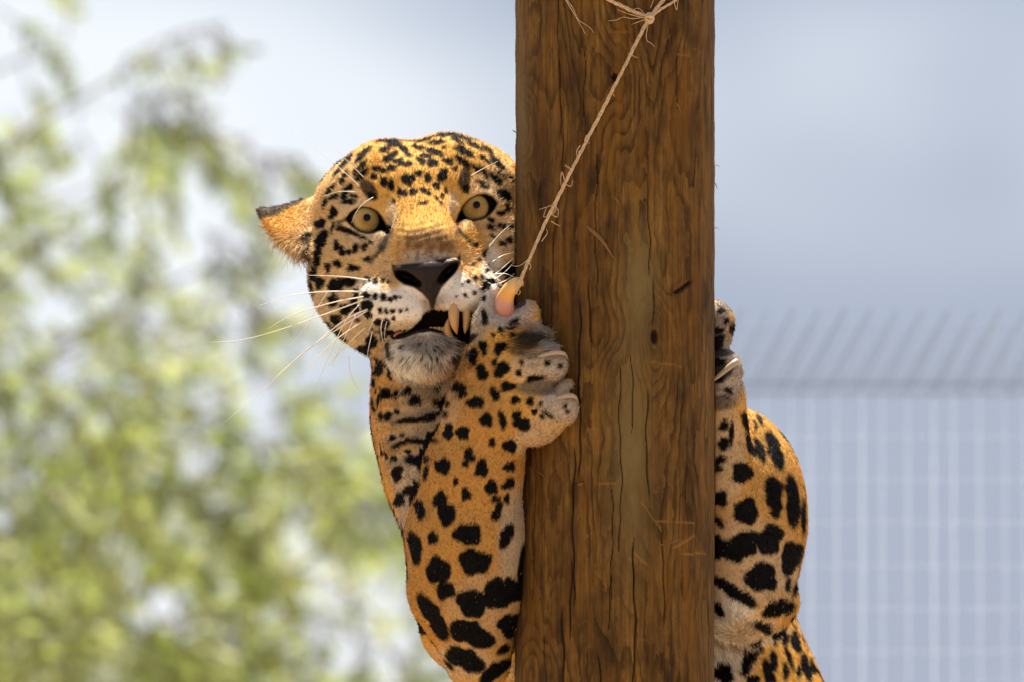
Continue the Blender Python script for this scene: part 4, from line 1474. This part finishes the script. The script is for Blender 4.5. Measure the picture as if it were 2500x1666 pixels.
mul = node(t, 'ShaderNodeMixRGB', blend_type='MULTIPLY')
mul.inputs['Fac'].default_value = 0.55
fr_ = node(t, 'ShaderNodeValToRGB')
fr_.color_ramp.elements[0].position, fr_.color_ramp.elements[0].color = 0.3, (0.5, 0.42, 0.35, 1)
fr_.color_ramp.elements[1].position, fr_.color_ramp.elements[1].color = 0.7, (1.2, 1.15, 1.0, 1)
t.links.new(fn.outputs['Fac'], fr_.inputs['Fac'])
t.links.new(ir.outputs['Color'], mul.inputs['Color1'])
t.links.new(fr_.outputs['Color'], mul.inputs['Color2'])
pu = node(t, 'ShaderNodeValToRGB')
pu.color_ramp.elements[0].position, pu.color_ramp.elements[0].color = 0.60, (0, 0, 0, 1)
pu.color_ramp.elements[1].position, pu.color_ramp.elements[1].color = 0.72, (1, 1, 1, 1)
t.links.new(mth('DIVIDE', prad, 12.5), pu.inputs['Fac'])
m2 = node(t, 'ShaderNodeMixRGB')
m2.inputs['Color1'].default_value = (0.003, 0.003, 0.003, 1)
t.links.new(pu.outputs['Color'], m2.inputs['Fac'])
t.links.new(mul.outputs['Color'], m2.inputs['Color2'])
t.links.new(m2.outputs['Color'], bs.inputs['Base Color'])
bs.inputs['Roughness'].default_value = 0.5
bs.inputs['Coat Weight'].default_value = 0.45
bs.inputs['Coat IOR'].default_value = 1.36
bs.inputs['Specular IOR Level'].default_value = 0.0
bs.inputs['Coat Roughness'].default_value = 0.03
for (ex, ey) in ((893.5, 538.5), (1160.5, 507.5)):
    c0 = lift(ex, ey, HM[2] + 62)
    R_ = 56.0
    vv, gz = [], []
    rows, cols = 40, 48
    for i in range(rows + 1):
        ph = math.pi * i / rows
        for j in range(cols):
            a = 2 * math.pi * j / cols
            dvec = np.array([math.sin(ph) * math.cos(a), math.sin(ph) * math.sin(a), -math.cos(ph)])
            bulge = 7.0 * math.exp(-(ph / 0.45) ** 2)
            vv.append(c0 + dvec * (R_ + bulge))
            gz.append(dvec * R_)
    ff = [(i * cols + j, i * cols + (j + 1) % cols, (i + 1) * cols + (j + 1) % cols, (i + 1) * cols + j) for i in range(rows) for j in range(cols)]
    o = jag_part('eye', to_world(np.array(vv)), [f[::-1] for f in ff], m_eye)
    ga_ = o.data.attributes.new('gaze', 'FLOAT_VECTOR', 'POINT')
    ga_.data.foreach_set('vector', np.array(gz, np.float32).ravel())

m_tooth, t, bs = new_mat('ivory_tooth')
bs.inputs['Base Color'].default_value = (0.56, 0.31, 0.115, 1)
bs.inputs['Roughness'].default_value = 0.3
bs.inputs['Subsurface Weight'].default_value = 0.25
bs.inputs['Subsurface Radius'].default_value = (0.004, 0.002, 0.001)
m_gum, t, bs = new_mat('mouth_flesh')
bs.inputs['Base Color'].default_value = (0.30, 0.09, 0.07, 1)
bs.inputs['Roughness'].default_value = 0.35


def horn(name, pts, rad_, mat, sides=14, flat=1.0):
    c = catmull([lift(*p) for p in pts], 20)
    tt = np.linspace(0, 1, 20)
    r = np.interp(tt, np.linspace(0, 1, len(rad_)), rad_)
    v, f = tube(to_world(c), r / S, sides)
    return jag_part(name, v, f, mat)


horn('tooth', [(1108, 744, -160), (1108, 772, -167), (1111, 797, -167), (1116, 816, -160)], [14.5, 13.5, 9.5, 1.6], m_tooth)
horn('tooth', [(1138, 750, -150), (1139, 780, -154), (1137, 800, -154), (1135, 815, -150)], [10.5, 9.8, 7, 1.4], m_tooth)
horn('tooth', [(1096, 824, -136), (1092, 808, -142), (1093, 792, -146), (1098, 774, -144)], [12, 10, 7, 1.5], m_tooth)
for i in range(4):
    horn('tooth', [(1052 + i * 10, 808, -136), (1052 + i * 10, 801, -138), (1052 + i * 10, 798.5, -138)], [5.4, 5.0, 3.0], m_tooth, 8)
horn('lip_edge', [(962, 822, -112), (970, 815, -118), (985, 810, -120)], [3, 4, 2], m_gum, 8)

m_claw, t, bs = new_mat('pale_claw')
bs.inputs['Base Color'].default_value = (0.38, 0.29, 0.19, 1)
bs.inputs['Roughness'].default_value = 0.3
m_amb, t, bs = new_mat('amber_claw')
bs.inputs['Base Color'].default_value = (0.80, 0.42, 0.11, 1)
bs.inputs['Roughness'].default_value = 0.24
bs.inputs['Subsurface Weight'].default_value = 0.25
bs.inputs['Subsurface Radius'].default_value = (0.01, 0.005, 0.002)
horn('claw', [(1305, 874, -268), (1328, 867, -280), (1355, 861, -289), (1377, 864, -280), (1388, 880, -222)], [5, 5.8, 6.2, 5, 1.2], m_claw)
horn('claw', [(1350, 977, -276), (1370, 970, -288), (1389, 966, -295), (1404, 970, -284), (1413, 986, -240)], [5, 5.8, 6.2, 5, 1.2], m_claw)
horn('claw', [(1799, 882, -26), (1788, 890, -36), (1770, 905, -40), (1750, 922, -36), (1740, 932, -28)], [8, 8, 7, 5, 2], m_claw)
t = m_amb.node_tree
bs = t.nodes['Principled BSDF']
ca_ = node(t, 'ShaderNodeAttribute', attribute_name='along')
cr_ = node(t, 'ShaderNodeValToRGB')
cr_.color_ramp.elements[0].position, cr_.color_ramp.elements[0].color = 0.0, (0.16, 0.06, 0.05, 1)
cr_.color_ramp.elements[1].position, cr_.color_ramp.elements[1].color = 1.0, (0.86, 0.60, 0.27, 1)
for p_, c_ in ((0.20, (0.38, 0.15, 0.115, 1)), (0.38, (0.55, 0.27, 0.20, 1)), (0.45, (0.76, 0.36, 0.08, 1)), (0.70, (0.84, 0.48, 0.14, 1))):
    cr_.color_ramp.elements.new(p_).color = c_
t.links.new(ca_.outputs['Fac'], cr_.inputs['Fac'])
t.links.new(cr_.outputs['Color'], bs.inputs['Base Color'])
dc = horn('dewclaw', [(1242, 788, -206), (1236, 764, -228), (1231, 740, -240), (1239, 716, -250), (1251, 700, -254), (1266, 689, -246), (1276, 697, -220)], [12, 22, 24, 19, 18, 13, 3], m_amb, 18)
al = dc.data.attributes.new('along', 'FLOAT', 'POINT')
al.data.foreach_set('value', np.repeat(np.linspace(0, 1, 20), 18).astype(np.float32))

m_whisk, t, bs = new_mat('whisker')
bs.inputs['Base Color'].default_value = (0.86, 0.78, 0.62, 1)
bs.inputs['Roughness'].default_value = 0.35
WH = [  # picture points, depth at root, depth at tip, root radius
    ([(898, 684), (850, 677), (805, 674), (752, 672)], -128, -60, 1.7), ([(884, 712), (800, 712), (740, 717), (690, 727), (634, 746)], -128, -70, 2.1),
    ([(892, 724), (820, 737), (740, 760), (690, 781), (655, 803)], -128, -80, 2.0), ([(894, 730), (800, 765), (700, 800), (600, 828), (514, 836)], -130, -80, 2.0),
    ([(904, 752), (840, 783), (760, 848), (690, 905), (664, 932)], -136, -120, 2.3), ([(900, 757), (830, 800), (740, 862), (650, 945), (550, 1030)], -136, -130, 2.1),
    ([(882, 787), (820, 830), (770, 880), (738, 912)], -120, -120, 1.8), ([(876, 745), (840, 790), (790, 900), (770, 950)], -120, -120, 1.3),
    ([(868, 770), (825, 860), (810, 895)], -118, -110, 1.2), ([(892, 800), (850, 840), (790, 905)], -115, -110, 1.5), ([(800, 712), (770, 760), (745, 800), (700, 850)], -70, -70, 1.0),
    ([(919, 730), (919, 748), (923, 775)], -142, -160, 1.7), ([(945, 738), (940, 755), (941, 775)], -146, -165, 1.4), ([(921, 768), (908, 790), (897, 815)], -138, -150, 2.2),
    ([(934, 778), (930, 805), (936, 842)], -140, -150, 1.8), ([(946, 780), (941, 800), (938, 830)], -140, -150, 1.4), ([(909, 810), (900, 850), (896, 878)], -130, -140, 1.4),
    ([(878, 455), (840, 420), (790, 378), (720, 322)], -70, -60, 1.1), ([(888, 433), (850, 396), (812, 355)], -70, -70, .9), ([(911, 482), (890, 495), (872, 515), (858, 545)], -75, -82, 1.3),
    ([(866, 469), (830, 468), (788, 480)], -50, -20, 1.1), ([(1150, 429), (1180, 412), (1216, 394)], -65, -60, 1.3), ([(1194, 602), (1220, 572), (1251, 545)], -105, -70, 1.5),
    ([(1201, 640), (1225, 625), (1248, 618)], -118, -80, 1.2), ([(1206, 672), (1230, 652), (1256, 628)], -122, -90, 1.9), ([(1204, 685), (1232, 665), (1256, 640)], -122, -90, 1.9),
    ([(1206, 670), (1235, 669), (1262, 680)], -130, -120, 1.4), ([(1166, 684), (1185, 688), (1202, 694)], -140, -150, 1.6), ([(1160, 715), (1178, 720), (1192, 729)], -140, -150, 1.5),
    ([(1218, 693), (1240, 682), (1256, 668)], -150, -130, 1.4), ([(852, 870), (853, 900), (865, 935), (885, 966)], -60, -70, .9), ([(1000, 925), (985, 945), (968, 970)], -60, -100, 1.0), ([(1130, 895), (1150, 910), (1165, 920)], -90, -200, .9)]
for pts, d0, d1, r in WH:
    n = len(pts)
    P3 = [lift(p[0], p[1], d0 + (d1 - d0) * i / (n - 1)) for i, p in enumerate(pts)]
    c = catmull(P3, 22)
    v, f = tube(to_world(c), np.linspace(r, 0.35, 22) * 0.95 / S, 5)
    jag_part('whisker', v, f, m_whisk)

# ------------------------------------------------------------------ fur
EMP = Q.shape[0]
tri = np.vstack([Q[:, [0, 1, 2]], Q[:, [0, 2, 3]]])
A, B, Cc = V[tri[:, 0]], V[tri[:, 1]], V[tri[:, 2]]
area = 0.5 * np.linalg.norm(np.cross(B - A, Cc - A), axis=1)
cen = (A + B + Cc) / 3
tn = (N[tri[:, 0]] + N[tri[:, 1]] + N[tri[:, 2]]) / 3
cpx, cpy = proj(cen)
wgt = np.where((cpy < 1740) & (cpx < 2150), 1.0, 0.12)
wgt *= np.where(tn[:, 2] < 0.35, 1.0, 0.3)
behind = (cpx > 1275) & (cpx < 1722) & (cen[:, 2] > 0)
wgt *= np.where(behind, 0.08, 1.0)
wgt *= np.where((cpy < 960) & (cpx < 1420), 1.5, 1.0)
NH = 520000
pr = area * wgt
ch = rng.choice(len(tri), NH, p=pr / pr.sum())
u, v_ = rng.random(NH), rng.random(NH)
fl_ = u + v_ > 1
u[fl_], v_[fl_] = 1 - u[fl_], 1 - v_[fl_]
wA = (1 - u - v_)[:, None]
RP = V[tri[ch, 0]] * wA + V[tri[ch, 1]] * u[:, None] + V[tri[ch, 2]] * v_[:, None]
RN = N[tri[ch, 0]] * wA + N[tri[ch, 1]] * u[:, None] + N[tri[ch, 2]] * v_[:, None]
RN /= np.linalg.norm(RN, axis=1)[:, None] + 1e-9
hc, hb, hg, hs_, hv, hx, hy = coat(RP, RN)
keep = hb < 0.5
pole_in = (np.hypot(RP[:, 0] - POLE_X, RP[:, 2] - pole_axis_d(RP[:, 1])) < POLE_R + 5)
keep &= ~pole_in
RP, RN, hc, hs_, hx, hy, hv = RP[keep], RN[keep], hc[keep], hs_[keep], hx[keep], hy[keep], hv[keep]
n = len(RP)


def region(cx, cy, rx, ry):
    e = ((hx - cx) / rx) ** 2 + ((hy - cy) / ry) ** 2
    return np.clip(1.3 - 1.3 * e, 0, 1)


# comb direction and length
headm = np.clip((1330 - hx) / 60, 0, 1) * np.clip((900 - hy - (hx - 900) * 0.12) / 40, 0, 1) * (RP[:, 2] < 400)
arm_w = np.clip((hx - 950) / 40, 0, 1) * np.clip((RP[:, 2] * -1 + 60) / 60, 0, 1) * (1 - headm)
flow = np.zeros((n, 3))
flow[:] = (0.05, 1.0, 0.25)                                        # default: down the body
f_head = np.stack([hx - 1045, hy - 655, np.full(n, 120.0)], 1)
f_head /= np.linalg.norm(f_head, axis=1)[:, None] + 1e-6
flow = flow * (1 - headm[:, None]) + f_head * headm[:, None]
f_arm = np.stack([np.clip((hy - 700) * -0.0004, -.1, .5) + np.clip((1080 - hy) / 200, 0, 1) * 0.8, np.full(n, -1.0) + np.clip((1080 - hy) / 200, 0, 1) * 0.6, np.full(n, -0.2)], 1)
flow = flow * (1 - arm_w[:, None]) + f_arm * arm_w[:, None]
f_chin = np.stack([(hx - 1045) * 1.2, np.full(n, 60.0) + np.maximum(hy - 830, 0), np.full(n, 30.0)], 1)
f_chin /= np.linalg.norm(f_chin, axis=1)[:, None]
cw = region(1045, 872, 130, 75)[:, None] * (RP[:, 2] < 40)[:, None]
flow = flow * (1 - cw) + f_chin * cw
ew = (np.clip((hy - 545 - (hx - 640) * 0.25) / 25, 0, 1) * (hx < 750) * (hy < 660))[:, None]
flow = flow * (1 - ew) + np.array([-0.45, 1.0, -0.1]) * ew
gap = region(1290, 832, 85, 50)[:, None]
flow = flow * (1 - gap) + np.array([1.0, -0.35, -0.3]) * gap
ln = np.full(n, 7.5)
ln = ln + (7.0 - ln) * headm
bri = region(1040, 590, 110, 90)
ln = ln * (1 - 0.45 * bri)
muz = np.maximum(region(955, 735, 110, 70), region(1125, 712, 95, 65))
ln = ln * (1 - 0.25 * muz)
eyz = np.maximum(region(895, 538, 80, 50), region(1163, 508, 75, 50))
ln = ln * (1 - 0.5 * eyz)
ln = ln + 12 * cw[:, 0] + 26 * ew[:, 0] + 14 * gap[:, 0]
paw = np.maximum(region(1340, 890, 70, 60), region(1370, 1000, 80, 60))
ln = ln * (1 + 0.15 * paw)
ln += 12 * region(1770, 1570, 90, 110) + 7 * region(1050, 960, 110, 60) + 4 * region(1900, 1500, 60, 60)
ln *= rng.uniform(0.65, 1.25, n)
flow = flow + rng.normal(0, 0.16, (n, 3))
cl = np.stack([vnoise(RP, 16.0, 21), vnoise(RP, 16.0, 22), vnoise(RP, 16.0, 23)], 1) - 0.5
flow = flow + cl * 0.7
tg = flow - RN * (flow * RN).sum(1)[:, None]
tg /= np.linalg.norm(tg, axis=1)[:, None] + 1e-6
lift_a = np.radians(rng.uniform(8, 26, n) + 12 * cw[:, 0])
gh = rng.random(n) < 0.05 + 0.05 * headm                                          # longer guard hairs that stand off and fray the outline
ln = np.where(gh, ln * (1.35 + 0.35 * headm), ln)
lift_a = np.where(gh, lift_a + math.radians(22), lift_a)
d0 = tg * np.cos(lift_a)[:, None] + RN * np.sin(lift_a)[:, None]
d1 = tg * np.cos(lift_a * 0.45)[:, None] + RN * np.sin(lift_a * 0.45)[:, None] + np.array([0, 0.10, 0])
p0 = RP - RN * 1.0
p1 = p0 + d0 * (ln * 0.40)[:, None]
p2 = p1 + (d0 * .5 + d1 * .5) * (ln * 0.32)[:, None]
p3 = p2 + d1 * (ln * 0.30)[:, None]
PTS = to_world(np.stack([p0, p1, p2, p3], 1).reshape(-1, 3)) - np.array(jag.location)
tone = (rng.uniform(0.72, 1.22, n) * (0.80 + 0.40 * vnoise(RP, 6.0, 31)) * (0.88 + 0.24 * vnoise(RP, 26.0, 32)))[:, None]
hc = np.clip(hc * tone, 0.002, 0.95)
# a few dark guard hairs in the pale coat and pale ones over the spots
gd = rng.random(n)
hc = np.where(((gd < 0.05) & (hs_ < 0.3))[:, None], hc * 0.35, hc)
hc = np.where(((gd > 0.993) & (hs_ > 0.6))[:, None], np.array([0.30, 0.2, 0.11]), hc)
rt = (0.66 - 0.06 * headm) * rng.uniform(0.8, 1.2, n)
RAD = (np.stack([rt, rt * 0.85, rt * 0.55, rt * 0.12], 1) / S).ravel()
hcv = bpy.data.hair_curves.new('fur')
hcv.add_curves([4] * n)
hcv.attributes['position'].data.foreach_set('vector', PTS.astype(np.float32).ravel())
ra = hcv.attributes.get('radius') or hcv.attributes.new('radius', 'FLOAT', 'POINT')
ra.data.foreach_set('value', RAD.astype(np.float32))
fc = hcv.attributes.new('fur_colour', 'FLOAT_COLOR', 'CURVE')
fc.data.foreach_set('color', np.hstack([hc, np.ones((n, 1))]).astype(np.float32).ravel())
m_fur, t, bs = new_mat('jaguar_fur')
at = node(t, 'ShaderNodeAttribute', attribute_name='fur_colour')
t.links.new(at.outputs['Color'], bs.inputs['Base Color'])
bs.inputs['Roughness'].default_value = 0.55
bs.inputs['Specular IOR Level'].default_value = 0.07
trn = node(t, 'ShaderNodeBsdfTranslucent')
t.links.new(at.outputs['Color'], trn.inputs['Color'])
msx = node(t, 'ShaderNodeMixShader')
msx.inputs['Fac'].default_value = 0.10
out = [q for q in t.nodes if q.type == 'OUTPUT_MATERIAL'][0]
t.links.new(bs.outputs['BSDF'], msx.inputs[1])
t.links.new(trn.outputs['BSDF'], msx.inputs[2])
t.links.new(msx.outputs['Shader'], out.inputs['Surface'])
hcv.materials.append(m_fur)
fur = bpy.data.objects.new('fur', hcv)
C.objects.link(fur)
fur.parent = jag
fur['kind'] = 'stuff'
